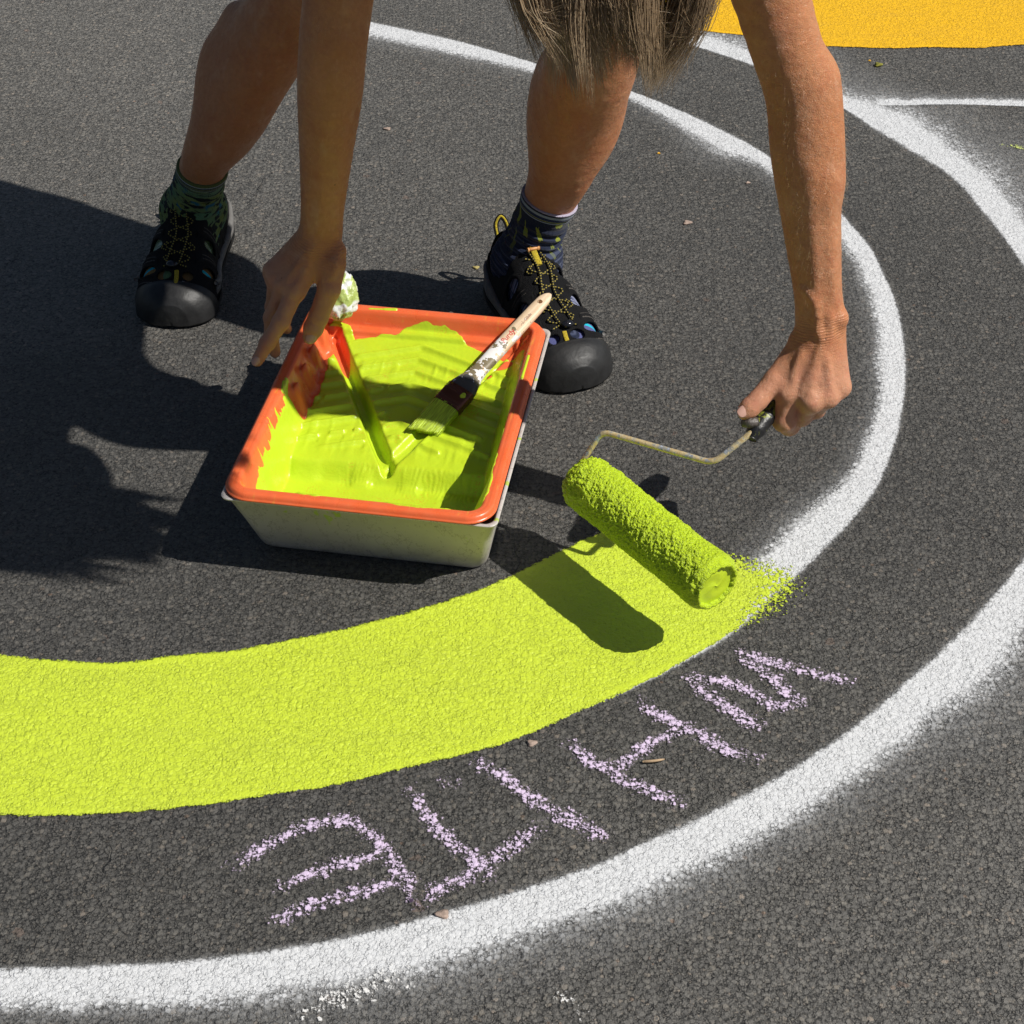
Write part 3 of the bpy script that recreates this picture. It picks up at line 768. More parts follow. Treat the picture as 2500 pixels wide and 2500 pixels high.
def msec(a, n):
    a = np.array(a, float); yy = np.linspace(a[0, 0], a[-1, 0], n)
    return [(y,) + tuple(np.interp(y, a[:, 0], a[:, k]) for k in range(1, a.shape[1])) for y in yy]
def mat_handle():
    m = M("spattered_wood"); p = m.obj()
    y = m.n("SeparateXYZ", {0: p}).outputs[1]
    wood = m.mix(m.map(m.noise(m.scaled(p, (260, 14, 260)), 1.0, 3), 0.35, 0.65), (0.66, 0.47, 0.30), (0.80, 0.63, 0.44))
    n = m.noise(p, 75, 4, 0.65)
    lower = m.map(y, 0.205, 0.120)                     # paint gathers toward the ferrule end
    w = m.math('GREATER_THAN', m.math('ADD', n, m.math('MULTIPLY', lower, 0.22)), 0.64)
    col = m.mix(w, wood, (0.80, 0.78, 0.76))
    n2 = m.noise(m.n("VectorMath", {0: p, 1: (3.1, 1.7, 0.3)}, operation='ADD').outputs[0], 60, 3, 0.6)
    t = m.math('GREATER_THAN', m.math('ADD', n2, m.math('MULTIPLY', lower, 0.14)), 0.665)
    col = m.mix(t, col, (0.215, 0.175, 0.10))
    g = m.math('MULTIPLY', m.math('LESS_THAN', m.math('ADD', y, m.math('MULTIPLY', n, 0.03)), 0.112), 1.0)
    col = m.mix(g, col, (0.085, 0.085, 0.083))
    fl = m.math('MULTIPLY', g, m.map(m.noise(p, 170, 2), 0.66, 0.68))
    col = m.mix(fl, col, (0.6, 0.62, 0.68))
    m.p(Base_Color=col, Roughness=0.5, Normal=m.bump(m.math('ADD', w, m.math('ADD', m.math('MULTIPLY', t, 0.7), m.noise(p, 200, 3))), 0.0004))
    return m.m
MAT['handle'] = mat_handle()
sec = msec([(0.078, 0, 0.0180, 0.0060, 0), (0.084, 0, 0.0182, 0.0068, 0), (0.095, 0, 0.0145, 0.0072, 0), (0.106, 0, 0.0110, 0.0072, 0), (0.118, 0, 0.0095, 0.0068, 0), (0.150, 0, 0.0098, 0.0070, 0),
            (0.20, 0, 0.0092, 0.0062, 0), (0.235, 0, 0.0088, 0.0056, 0), (0.250, 0, 0.0080, 0.0050, 0), (0.258, 0.0005, 0.0055, 0.0040, 0), (0.2625, 0.001, 0.0022, 0.0020, 0)], 70)
Vh, Fh = loft(sec, 36)
hd = mesh("handle", Vh, Fh, MAT['handle'], brush)
# hanging hole through the end of the handle
cutter_v, cutter_f = tube_data([(0, 0.2425, -0.02), (0, 0.2425, 0.02)], 0.0030, 20)
cut = mesh("hole_cut", cutter_v, cutter_f, None, smooth=False); cut.parent = brush
bm_ = hd.modifiers.new("hole", 'BOOLEAN'); bm_.object = cut; bm_.operation = 'DIFFERENCE'; bm_.solver = 'EXACT'
dg = bpy.context.evaluated_depsgraph_get()
nm = bpy.data.meshes.new_from_object(hd.evaluated_get(dg)); hd.modifiers.clear(); hd.data = nm
bpy.data.objects.remove(cut)
def mat_ferrule():
    m = M("copper_ferrule"); p = m.obj()
    s = m.map(m.noise(p, 38, 2), 0.53, 0.545)
    col = m.mix(s, (0.16, 0.065, 0.045), GREEN)
    m.p(Base_Color=col, Metallic=m.math('MULTIPLY_ADD', s, -0.6, 0.6), Roughness=0.35, Normal=m.bump(m.noise(p, 90, 3), 0.0004))
    return m.m
MAT['ferrule'] = mat_ferrule()
sec = []
for y in np.linspace(0.050, 0.080, 40):
    gr = sum(math.exp(-((y - q) / 0.0008) ** 2) for q in (0.054, 0.058, 0.071, 0.0745))
    sec.append((y, 0, 0.0185 + 0.0004 * gr, 0.0078 + 0.0006 * gr, 0))
Vv, Fv = loft(sec, 44, ex=4.5); mesh("ferrule", Vv, Fv, MAT['ferrule'], brush)
for sx in (-0.011, 0.011):
    Vv, Fv = tube_data([(sx, 0.0775, 0.0070), (sx, 0.0775, 0.0086), (sx, 0.0775, 0.0092)], [0.0016, 0.0014, 0.0006], 12)
    mesh("rivet", Vv, Fv, MAT['ferrule'], brush)
def mat_bristle():
    m = M("green_wet_bristles"); p = m.obj()
    st = m.noise(m.scaled(p, (1100, 28, 500)), 1.0, 2, 0.6)
    col = m.mix(m.map(st, 0.40, 0.62), (0.30, 0.40, 0.02), (0.56, 0.74, 0.05))
    m.p(Base_Color=col, Roughness=0.35, Normal=m.bump(st, 0.0010))
    return m.m
MAT['bristle'] = mat_bristle()
Vb = []; nb = 90; rows = 26
for j in range(rows):
    t = j / (rows - 1)
    for k in range(nb):
        a = 2 * math.pi * k / nb; c, s = math.cos(a), math.sin(a)
        xx = (0.0177 + 0.0005 * t) * math.copysign(abs(c) ** 0.55, c)
        th_ = (0.0078 - 0.0042 * t) * math.copysign(abs(s) ** 0.55, s)
        end = -0.001 + 0.012 * (0.5 + xx / 0.036) + 0.0016 * math.sin(k * 12.7) + 0.0012 * math.sin(k * 5.3)
        y = 0.052 + (end - 0.052) * t
        Vb.append((xx + 0.0003 * math.sin(k * 9.1 + j), y, th_ - 0.0012 * t * t + 0.0002 * math.sin(k * 17.0)))
Fb = [tuple(f) for f in grid_faces(rows, nb, True)] + [tuple(range(nb)), tuple(range((rows - 1) * nb, rows * nb))[::-1]]
mesh("bristles", Vb, Fb, MAT['bristle'], brush)
MAT['red_ink'] = plain("faded_red_ink", (0.62, 0.10, 0.075), 0.6)
MAT['brown_ink'] = plain("faded_brown_ink", (0.42, 0.26, 0.19), 0.6)
def lettering(body, size, mat, y, x, shear=0.25):
    cu = bpy.data.curves.new("lettering", 'FONT'); cu.body = body; cu.size = size; cu.shear = shear
    cu.align_x = 'CENTER'; cu.align_y = 'CENTER'; cu.extrude = 0.00015; cu.offset = size * 0.012
    tmp = bpy.data.objects.new("lettering", cu); COL.objects.link(tmp)
    me = bpy.data.meshes.new_from_object(tmp.evaluated_get(bpy.context.evaluated_depsgraph_get()))
    bpy.data.objects.remove(tmp); me.materials.clear(); me.materials.append(mat)
    ob = bpy.data.objects.new("lettering", me); COL.objects.link(ob); ob.parent = hd
    # runs along the handle towards the tip, upside down for the viewer
    ob.matrix_local = Matrix.Translation((x, y, 0.0066 if y < 0.19 else 0.0060)) @ Matrix.Rotation(R(90), 4, 'Z')
    return ob
lettering("Purdy", 0.0100, MAT['red_ink'], 0.1745, 0.0, 0.2)
lettering("XL-Glide", 0.0060, MAT['brown_ink'], 0.2085, 0.002, 0.2)

# ------------------------------------------------------------------ roller
E1 = P(1747, 1430, 0.100); E0 = P(1422, 1172, 0.106)
ra = (E1 - E0); RL = np.linalg.norm(ra); ra /= RL
r1 = np.cross(ra, np.array([0, 0, 1.0])); r1 /= np.linalg.norm(r1); r2 = np.cross(r1, ra)
roller = empty("paint_roller", tuple(E0))
roller.matrix_world = Matrix(((r1[0], ra[0], r2[0], E0[0]), (r1[1], ra[1], r2[1], E0[1]), (r1[2], ra[2], r2[2], E0[2]), (0, 0, 0, 1)))
tag(roller, "paint roller loaded with lime green paint, held just above the green band", "paint roller")
RW = Matrix(roller.matrix_world).inverted()
def toR(w): return np.array(RW @ Vector(w))
nu, nv = 400, 300
U = np.linspace(0, RL, nu)[:, None]; A = np.linspace(0, 2 * math.pi, nv, endpoint=False)[None, :]
arc = A * 0.031
def per(s, sd):
    # noise periodic around the roller
    w = (A / (2 * math.pi)); return vnoise(U + 0 * A, arc, s, sd) * (1 - w ** 6) + vnoise(U + 0 * A, arc - 0.1948, s, sd) * w ** 6
rough = 0.0006 * per(200, 21) + 0.0009 * per(420, 22) + 0.0008 * per(800, 28) + 0.0006 * per(80, 23) + 0.0009 * per(30, 24)
clump = 0.0014 * np.maximum(0, per(95, 25)) ** 1.5
smooth_end = sstep(U, RL * 0.80, RL * 0.93) * (0.5 + 0.5 * np.tanh(4 * per(26, 27)))
rad = 0.0312 + rough * (1 - 0.75 * smooth_end) + clump * (1 - smooth_end) + 0.0022 * smooth_end
rad = rad - 0.004 * np.exp(-(U / 0.004) ** 2) - 0.0045 * np.exp(-((RL - U) / 0.004) ** 2)
V = np.stack([rad * np.cos(A), U + 0 * A + 0.0012 * per(240, 29), rad * np.sin(A)], -1).reshape(-1, 3)
# close the two ends: rounded pile edge running in to a recessed cap
def endcap(y0, sgn, V, F):
    base = len(V) - nv if sgn > 0 else 0
    prev = np.arange(base, base + nv); extra = []
    o = len(V)
    for rr_, dy in ((0.027, 0.0030), (0.0245, 0.0030), (0.0225, -0.0020)):
        rj = rr_ + 0.0006 * np.sin(A[0] * 9) + 0.0004 * np.sin(A[0] * 23)
        ring_ = np.stack([rj * np.cos(A[0]), np.full(nv, y0 + sgn * dy) + 0.0004 * np.sin(A[0] * 15), rj * np.sin(A[0])], 1)
        cur = np.arange(o, o + nv); extra.append(ring_)
        q = np.stack([prev, cur, np.roll(cur, -1), np.roll(prev, -1)], 1)
        F.append(q if sgn > 0 else q[:, ::-1]); prev = cur; o += nv
    return np.vstack([V] + extra)
Fl = [grid_faces(nu, nv, True)]
V = endcap(RL, 1, V, Fl); V = endcap(0.0, -1, V, Fl)
def mat_nap():
    m = M("paint_soaked_nap"); p = m.obj()
    n = m.noise(p, 620, 4, 0.75)
    v = m.n("TexVoronoi", {"Vector": p, "Scale": 620.0}).outputs["Distance"]
    pits = m.math('MULTIPLY', m.map(m.noise(p, 380, 2, 0.7), 0.30, 0.42, 1.0, 0.0), 0.8)
    col = m.mix(pits, (0.52, 0.69, 0.016), (0.12, 0.22, 0.006))
    m.p(Base_Color=col, Roughness=0.33, Normal=m.bump(m.math('ADD', n, m.math('MULTIPLY', v, -0.5)), 0.0016))
    return m.m
MAT['nap'] = mat_nap()
nap = mesh("roller_sleeve", V, np.vstack(Fl), MAT['nap'], roller)
MAT['wetcap'] = mat_wet("paint_covered_cap", False, 90)
for y0, sg in ((RL - 0.001, 1), (0.001, -1)):
    rr_ = np.linspace(0, 0.0232, 14); Vc = []; Fc = []
    for i, q in enumerate(rr_):
        for k in range(40):
            a = 2 * math.pi * k / 40
            Vc.append((q * math.cos(a), y0 + sg * (0.0005 * math.sin(q * 300 + a * 2.0) + 0.0012 * math.exp(-(q / 0.012) ** 2)), q * math.sin(a)))
    mesh("end_cap", Vc, grid_faces(14, 40, True), MAT['wetcap'], roller)
def mat_wire():
    m = M("paint_flecked_steel"); p = m.obj()
    col = m.ramp(m.noise(p, 70, 4, 0.7), [(0.36, (0.36, 0.38, 0.42)), (0.44, (0.66, 0.48, 0.22)), (0.52, (0.72, 0.60, 0.36)), (0.60, (0.30, 0.32, 0.34)), (0.66, (0.58, 0.62, 0.70))])
    m.p(Base_Color=col, Roughness=0.38, Metallic=0.25, Normal=m.bump(m.noise(p, 300, 4, 0.6), 0.0008))
    return m.m
MAT['wire'] = mat_wire()
def corner_path(pts, rad=0.010, n=7):
    pts = [np.array(p, float) for p in pts]; out = [pts[0]]
    for a, b, c in zip(pts[:-2], pts[1:-1], pts[2:]):
        d1 = (a - b) / np.linalg.norm(a - b); d2 = (c - b) / np.linalg.norm(c - b)
        p, q = b + d1 * rad, b + d2 * rad
        for t in np.linspace(0, 1, n): out.append((1 - t) ** 2 * p + 2 * t * (1 - t) * b + t * t * q)
    out.append(pts[-1]); return np.array(out)
wp = [E0 + ra * 0.03, E0 - ra * 0.014, G(1136, 814, 0.158), G(1346, 874, 0.162), P(1842, 1050, 0.196), P(1880, 1010, 0.204)]
path = np.array([toR(q) for q in corner_path(wp, 0.011)])
V, F = tube_data(path, 0.0033, 14); mesh("wire_frame", V, F, MAT['wire'], roller)
def mat_grip():
    m = M("black_rubber_grip"); p = m.obj()
    s = m.math('MULTIPLY', m.map(m.noise(p, 60, 4, 0.65), 0.56, 0.60), 0.7)
    col = m.mix(s, (0.012, 0.012, 0.013), (0.30, 0.33, 0.04))
    m.p(Base_Color=col, Roughness=0.4, Normal=m.bump(m.noise(p, 160, 4), 0.0010))
    return m.m
MAT['grip'] = mat_grip()
hp = [P(1834, 1072, 0.186), P(1846, 1050, 0.192), P(1868, 1022, 0.199), P(1900, 985, 0.206), P(1960, 925, 0.214), P(2020, 868, 0.222), P(2050, 840, 0.226)]
hr = [0.0065, 0.0105, 0.0100, 0.0098, 0.0125, 0.0125, 0.008]
pth = np.array([toR(q) for q in hp])
grip = tube("grip", pth, hr, MAT['grip'], roller, seg=24, n=60)
V, F = tube_data(np.array([toR(q) for q in (P(1842, 1062, 0.188), P(1834, 1063, 0.188))]), [0.0085, 0.0055], 18)
gd = [toR(P(1812, 1034, 0.200)), toR(P(1830, 1032, 0.203)), toR(P(1850, 1030, 0.203))]
tube("thumb_guard", gd, [0.0040, 0.0062, 0.0050], plain("grey_worn_rubber", (0.10, 0.085, 0.075), 0.35, bscale=220, bdist=0.002), roller, seg=16, n=14)

# ------------------------------------------------------------------ small things lying about
MAT['twig'] = plain("dry_twig", (0.40, 0.28, 0.17), 0.8, var=0.4, vscale=90, bscale=200, bdist=0.0005)
a, b = c6((650, 748), (780, 733))
q = [P(*a, 0.0024), P((a[0] + b[0]) / 2, a[1] - 2, 0.0040), P(*b, 0.0030)]
V, F = tube_data(catmull(q, 14), np.interp(np.linspace(0, 1, 14), [0, .1, .8, 1], [0.0009, 0.0016, 0.0013, 0.0007]), 8)
tag(mesh("twig", V, F, MAT['twig']), "tiny dry curved twig lying against the chalk letter H", "twig")
def pebble(name, u, v, s, mat, label, cat, grp=None, flat=0.5, seed=1):
    rg = np.random.default_rng(seed); c = P(u, v, s * flat * 0.7); n = 10; Vp = []
    for i in range(n + 1):
        for k in range(14):
            th = math.pi * i / n; ph = 2 * math.pi * k / 14
            d = np.array([math.sin(th) * math.cos(ph), math.sin(th) * math.sin(ph), math.cos(th)])
            r_ = s * (1 + 0.22 * math.sin(3 * ph + seed) * math.sin(th) + 0.15 * math.sin(5 * th + ph + seed))
            Vp.append(c + d * r_ * np.array([1, 0.8, flat]))
    return tag(mesh(name, Vp, grid_faces(n + 1, 14, True), mat), label, cat, grp)
MAT['stone'] = plain("pinkish_stone", (0.36, 0.27, 0.22), 0.8, var=0.25, vscale=200, bscale=300, bdist=0.001)
MAT['yblob'] = plain("dried_yellow_paint", (0.80, 0.42, 0.02), 0.5)
MAT['moss'] = plain("dry_moss", (0.23, 0.22, 0.03), 0.9, var=0.5, vscale=300, bscale=400, bdist=0.002)
MAT['petal'] = plain("tan_seed", (0.40, 0.33, 0.12), 0.8, var=0.4, vscale=300)
pebble("pebble", 1678, 543, 0.0066, MAT['stone'], "pale pink flat chip on the asphalt between the centre leg and the right arm", "stone chip", "loose stone chips", 0.3, 2)
pebble("pebble", 945, 314, 0.0058, MAT['stone'], "small pinkish chip on the asphalt just right of the raised left arm", "stone chip", "loose stone chips", 0.3, 5)
pebble("pebble", 1298, 1814, 0.0050, MAT['stone'], "rounded brownish chip on the lower edge of the green band above the letter I", "stone chip", "loose stone chips", 0.4, 7)
pebble("pebble", 1826, 446, 0.0036, MAT['stone'], "tiny pale chip on the asphalt left of the right forearm", "stone chip", "loose stone chips", 0.4, 9)
pebble("pebble", 1080, 2232, 0.0062, MAT['stone'], "brown chip stuck on the upper edge of the foreground white line", "stone chip", "loose stone chips", 0.35, 11)
pebble("paint_drip", 1608, 374, 0.0024, MAT['yblob'], "tiny orange yellow paint drop on the bare asphalt between the legs and the right arm", "paint drop", "dried paint drops", 0.6, 3)
pebble("paint_drip", 2123, 148, 0.0024, MAT['yblob'], "tiny orange drop on the asphalt just under the yellow patch", "paint drop", "dried paint drops", 0.6, 4)
pebble("paint_drip", 1706, 83, 0.0028, MAT['yblob'], "dark yellow drop at the corner of the yellow patch beside the hair", "paint drop", "dried paint drops", 0.6, 6)
pebble("moss_tuft", 2144, 158, 0.0068, MAT['moss'], "olive crumb of moss below the yellow patch", "moss", None, 0.5, 8)
pebble("seed_husk", 1162, 653, 0.0045, MAT['petal'], "yellowish seed husk on the asphalt left of the dark sock", "seed husk", None, 0.4, 12)

# crumpled rag under the painter's hand
def crumple():
    c = P(832, 722, 0.135)
    rg = np.random.default_rng(4); n1, n2 = 44, 60; Vq = []; ga = []
    vx = np.array([1, 0, 0.0]); vy = np.array([0, math.sin(PITCH), math.cos(PITCH)]); vz = np.cross(vx, vy)
    for i in range(n1):
        th = math.pi * i / (n1 - 1)
        for k in range(n2):
            ph = 2 * math.pi * k / n2
            d = np.array([math.sin(th) * math.cos(ph), math.cos(th), math.sin(th) * math.sin(ph)])
            f = 1 + 0.20 * abs(math.sin(ph * 3 + 2.3 * th)) + 0.13 * abs(math.sin(ph * 5 - th * 4 + 1)) - 0.10 * abs(math.sin(ph * 8 + th * 6))
            q = d * f * np.array([0.0185 - 0.004 * math.cos(th), 0.0245, 0.013])
            Vq.append(c + vx * (q[0] - 0.35 * q[1] * 0 + 0.10 * q[1]) + vy * q[1] + vz * q[2])
    return np.array(Vq), grid_faces(n1, n2, True)
V, F = crumple()
m = M("thin_white_plastic"); p_ = m.pos()
blot = m.map(m.noise(p_, 42, 2), 0.44, 0.50)
m.p(Base_Color=m.mix(m.math('MULTIPLY', blot, 0.85), (0.78, 0.79, 0.80), (0.34, 0.44, 0.03)), Roughness=0.3, Normal=m.bump(m.noise(p_, 90, 4), 0.003))
m.b.inputs["Subsurface Weight"].default_value = 0.4; m.b.inputs["Subsurface Radius"].default_value = (0.01, 0.01, 0.01); m.b.inputs["Subsurface Scale"].default_value = 1.0
tag(mesh("crumpled_plastic", V, F, m.m), "crumpled white plastic wrap smeared with green paint, held under the thumb at the tray corner", "plastic wrap")

# ------------------------------------------------------------------ implicit surfaces for the body
class Cone:
    """Tapered capsule; sq squeezes it along a direction (factor > 1 makes it thinner that way)."""
    def __init__(s, a, b, ra, rb, k=0.008, flat=None):
        s.a = np.array(a, float); s.b = np.array(b, float); s.ra, s.rb, s.k = ra, rb, k
        s.flat = None if flat is None else (np.array(flat[0], float) / np.linalg.norm(flat[0]), flat[1])
        s.c = (s.a + s.b) / 2; s.R = np.linalg.norm(s.b - s.a) / 2 + max(ra, rb)
    def d(s, p):
        pa = p - s.a
        if s.flat is not None:
            n, f = s.flat; ba_ = s.b - s.a; t_ = np.clip((pa @ ba_) / (ba_ @ ba_ + 1e-12), 0, 1)
            q = pa - t_[:, None] * ba_
            pa = pa + ((q @ n) * (f - 1))[:, None] * n
        ba = s.b - s.a; l2 = ba @ ba + 1e-12
        t = np.clip((pa @ ba) / l2, 0, 1)
        return np.linalg.norm(pa - t[:, None] * ba, axis=1) - (s.ra + (s.rb - s.ra) * t)
class Ball:
    def __init__(s, c, r, k=0.006, axes=None):
        s.c = np.array(c, float); s.r = np.array(r, float) if np.ndim(r) else np.array([r] * 3, float); s.k = k
        s.R = s.r.max(); s.M = np.eye(3) if axes is None else np.array(axes, float)
    def d(s, p):
        q = (p - s.c) @ s.M.T
        k0 = np.linalg.norm(q / s.r, axis=1); k1 = np.linalg.norm(q / s.r ** 2, axis=1) + 1e-9
        return k0 * (k0 - 1) / k1
def smin(a, b, k):
    if k <= 0: return np.minimum(a, b)
    h = np.maximum(k - np.abs(a - b), 0) / k
    return np.minimum(a, b) - h * h * k * 0.25
def field(prims, p, inflate=0.0):
    v = np.full(len(p), 1.0)
    for q in prims:
        v = smin(v, q.d(p), q.k)
    return v - inflate
def nets(prims, vox, inflate=0.0, extra=None, B=20, bounds=None):
    """Naive surface nets over sparse blocks: one closed quad mesh of the blended primitives."""
    lo = np.min([q.c - q.R for q in prims], 0) - inflate - 3 * vox; hi = np.max([q.c + q.R for q in prims], 0) + inflate + 3 * vox
    if bounds is not None: lo = np.maximum(lo, bounds[0]); hi = np.minimum(hi, bounds[1])
    N = np.ceil((hi - lo) / vox / B).astype(int)
    size = B * vox; half = size * math.sqrt(3) / 2
    g = np.arange(B + 1); GX, GY, GZ = np.meshgrid(g, g, g, indexing='ij')
    loc = np.stack([GX, GY, GZ], -1).reshape(-1, 3)
    BIG = 1 << 20
    ck, cp, edges = [], [], []
    C = np.array([q.c for q in prims]); RR = np.array([q.R + q.k for q in prims])
    corners = [(0,0,0),(1,0,0),(0,1,0),(1,1,0),(0,0,1),(1,0,1),(0,1,1),(1,1,1)]
    ce = [(0,1),(2,3),(4,5),(6,7),(0,2),(1,3),(4,6),(5,7),(0,4),(1,5),(2,6),(3,7)]
    for bi in range(N[0]):
        for bj in range(N[1]):
            for bk in range(N[2]):
                base = np.array([bi, bj, bk]) * B; org = lo + base * vox; cen = org + size / 2
                near = np.where(np.linalg.norm(C - cen, axis=1) - RR - inflate < half + 2 * vox)[0]
                if len(near) == 0: continue
                sub = [prims[i] for i in near]
                if abs(field(sub, cen[None], inflate)[0]) > half + 0.05: continue
                sub = [q for q in sub if q.d(cen[None])[0] < half + 0.06]
                if not sub: continue
                pts = org + loc * vox
                f = field(sub, pts, inflate)
                if extra is not None: f = extra(pts, f)
                f = f.reshape(B + 1, B + 1, B + 1)
                if f.min() > 0 or f.max() < 0: continue
                cv = [f[a:a + B, b:b + B, c:c + B] for a, b, c in corners]
                sg = np.stack([c < 0 for c in cv]); n_in = sg.sum(0)
                act = (n_in > 0) & (n_in < 8)
                idx = np.argwhere(act)
                if len(idx) == 0: continue
                vals = np.stack([c[act] for c in cv])
                acc = np.zeros((len(idx), 3)); cnt = np.zeros(len(idx))
                for a, b in ce:
                    va, vb = vals[a], vals[b]; cr = (va < 0) != (vb < 0)
                    t = np.where(cr, va / np.where(cr, va - vb, 1), 0)
                    pa, pb = np.array(corners[a], float), np.array(corners[b], float)
                    acc += np.where(cr[:, None], pa + t[:, None] * (pb - pa), 0); cnt += cr
                cp.append(org + (idx + acc / cnt[:, None]) * vox)
                gi = idx + base; ck.append((gi[:, 0] * BIG + gi[:, 1]) * BIG + gi[:, 2])
                for ax_ in range(3):
                    d = [0, 0, 0]; d[ax_] = 1
                    a = f[:B, :B, :B] < 0; b = f[d[0]:B + d[0], d[1]:B + d[1], d[2]:B + d[2]] < 0
                    e = np.argwhere(a != b)
                    if len(e): edges.append((ax_, e + base, a[tuple(e.T)]))
    ck = np.concatenate(ck); cp = np.vstack(cp); o = np.argsort(ck); ks = ck[o]
    F = []
    for ax_, e, inside in edges:
        o1, o2 = [(1, 2), (2, 0), (0, 1)][ax_]
        q = []
        for s1, s2 in ((-1, -1), (0, -1), (0, 0), (-1, 0)):
            g_ = e.copy(); g_[:, o1] += s1; g_[:, o2] += s2
            key = (g_[:, 0] * BIG + g_[:, 1]) * BIG + g_[:, 2]
            j = np.clip(np.searchsorted(ks, key), 0, len(ks) - 1)
            q.append(np.where(ks[j] == key, o[j], -1))
        q = np.stack(q, 1); okq = (q >= 0).all(1)
        q = np.where(inside[:, None], q, q[:, ::-1])[okq]
        F.append(q)
    return cp, np.vstack(F)
def smooth_v(V, F, it=1, lam=0.5):
    e = np.vstack([F[:, [0, 1]], F[:, [1, 2]], F[:, [2, 3]], F[:, [3, 0]]])
    for _ in range(it):
        s = np.zeros_like(V); c = np.zeros(len(V))
        for k in range(3): s[:, k] = np.bincount(e[:, 0], V[e[:, 1], k], len(V)) + np.bincount(e[:, 1], V[e[:, 0], k], len(V))
        c = np.bincount(e[:, 0], minlength=len(V)) + np.bincount(e[:, 1], minlength=len(V))
        V = V + lam * (s / c[:, None] - V)
    return V

# ------------------------------------------------------------------ the person's joints
v_ = lambda *a: np.array(a, float)
AN_A, KN_A, HP_A = v_(-0.452, 0.592, 0.085), v_(-0.246, 0.478, 0.457), v_(-0.27, 0.50, 0.810)
AN_B, KN_B, HP_B = v_(0.020, 0.455, 0.085), v_(0.111, 0.322, 0.517), v_(-0.06, 0.46, 0.830)
SH_A, EL_A, WR_A = v_(-0.145, 0.170, 0.790), v_(-0.192, 0.165, 0.515), P(783, 577, 0.258)
SH_B, EL_B, WR_B = v_(0.185, 0.012, 0.800), v_(0.286, -0.003, 0.533), P(2004, 792, 0.288)
PEL, CHEST, NECK0, NECK1, HEAD = v_(-0.175, 0.50, 0.87), v_(0.01, 0.20, 0.86), v_(0.040, 0.08, 0.86), v_(0.078, -0.06, 0.87), v_(0.088, -0.175, 0.852)
B_ = []   # every primitive of the body surface
add = B_.append
def cones(pts, rads, k, flat=None):
    for a, b, ra_, rb_ in zip(pts[:-1], pts[1:], rads[:-1], rads[1:]): add(Cone(a, b, ra_, rb_, k, flat))
lerp = lambda a, b, t: a + (b - a) * t
def limb(pts, rads, n=14, k=0.005, flat=None):
    """A limb as one even taper through its joints, without swelling at each of them."""
    q = catmull(np.c_[np.array(pts, float), rads], n)
    cones(list(q[:, :3]), list(q[:, 3] - 0.0012), k, flat)

# torso
cones([PEL, lerp(PEL, CHEST, .45), CHEST], [0.130, 0.118, 0.130], 0.08)
cones([HP_A, HP_B], [0.105, 0.105], 0.08)
cones([SH_A + v_(0.02, 0.0, 0.02), NECK0 + v_(-0.02, 0.04, 0), SH_B + v_(-0.02, 0.02, 0.02)], [0.055, 0.085, 0.055], 0.06)
cones([NECK0, NECK1], [0.058, 0.052], 0.04)
# head, face turned to the ground
add(Ball(HEAD, (0.074, 0.094, 0.090), 0.03))
FACE = HEAD + v_(0, 0.030, -0.055)
add(Ball(HEAD + v_(0, 0.045, -0.045), (0.058, 0.062, 0.056), 0.03))
add(Cone(HEAD + v_(0, 0.098, -0.060), HEAD + v_(0, 0.085, -0.082), 0.020, 0.018, 0.03))
add(Cone(HEAD + v_(0, 0.010, -0.088), HEAD + v_(0, 0.036, -0.108), 0.008, 0.0115, 0.012))
add(Ball(HEAD + v_(0, 0.062, -0.094), (0.023, 0.009, 0.007), 0.008))
for sx in (-1, 1):
    add(Ball(HEAD + v_(sx * 0.029, 0.003, -0.080), (0.015, 0.012, 0.009), 0.010))
    add(Ball(HEAD + v_(sx * 0.076, 0.020, -0.012), (0.008, 0.026, 0.018), 0.006))
# legs
for HP, KN, mid in ((HP_A, KN_A, [(AN_A, .029), ((-.410, .517, .200), .0325), ((-.386, .507, .240), .0375), ((-.357, .503, .285), .0450), ((-.318, .500, .355), .0525), (KN_A, .0515)]),
                    (HP_B, KN_B, [(AN_B, .029), ((.047, .448, .165), .0340), ((.067, .425, .237), .0440), ((.082, .400, .325), .0545), ((.097, .360, .413), .0565), (KN_B, .0540)])):
    cones([HP, lerp(HP, KN, .5), KN], [0.100, 0.080, 0.058], 0.05)
    AN = np.array(mid[0][0], float)
    limb([v_(*q[0]) for q in mid], [q[1] for q in mid], 22)
    add(Ball(KN + v_(0, -0.010, 0.0), (0.046, 0.046, 0.060), 0.04))
    add(Cone(lerp(KN, AN, 0.10) + v_(0.0, -0.028, 0), lerp(KN, AN, 0.62) + v_(0.0, -0.010, 0), 0.022, 0.016, 0.02))   # shin bone
    add(Ball(v_(*mid[-3][0]) + (v_(0.020, 0.030, 0.01) if mid[0][0][0] > -0.2 else v_(0.006, 0.034, 0.035)), (0.036, 0.040, 0.085), 0.035)); add(Ball(v_(*mid[-3][0]) + v_(-0.022, 0.028, -0.01), (0.034, 0.040, 0.080), 0.035))
for AN in (AN_A, AN_B):
    add(Ball(AN + v_(0.024, 0, 0.0), 0.0120, 0.012)); add(Ball(AN + v_(-0.024, 0, -0.006), 0.0120, 0.012))

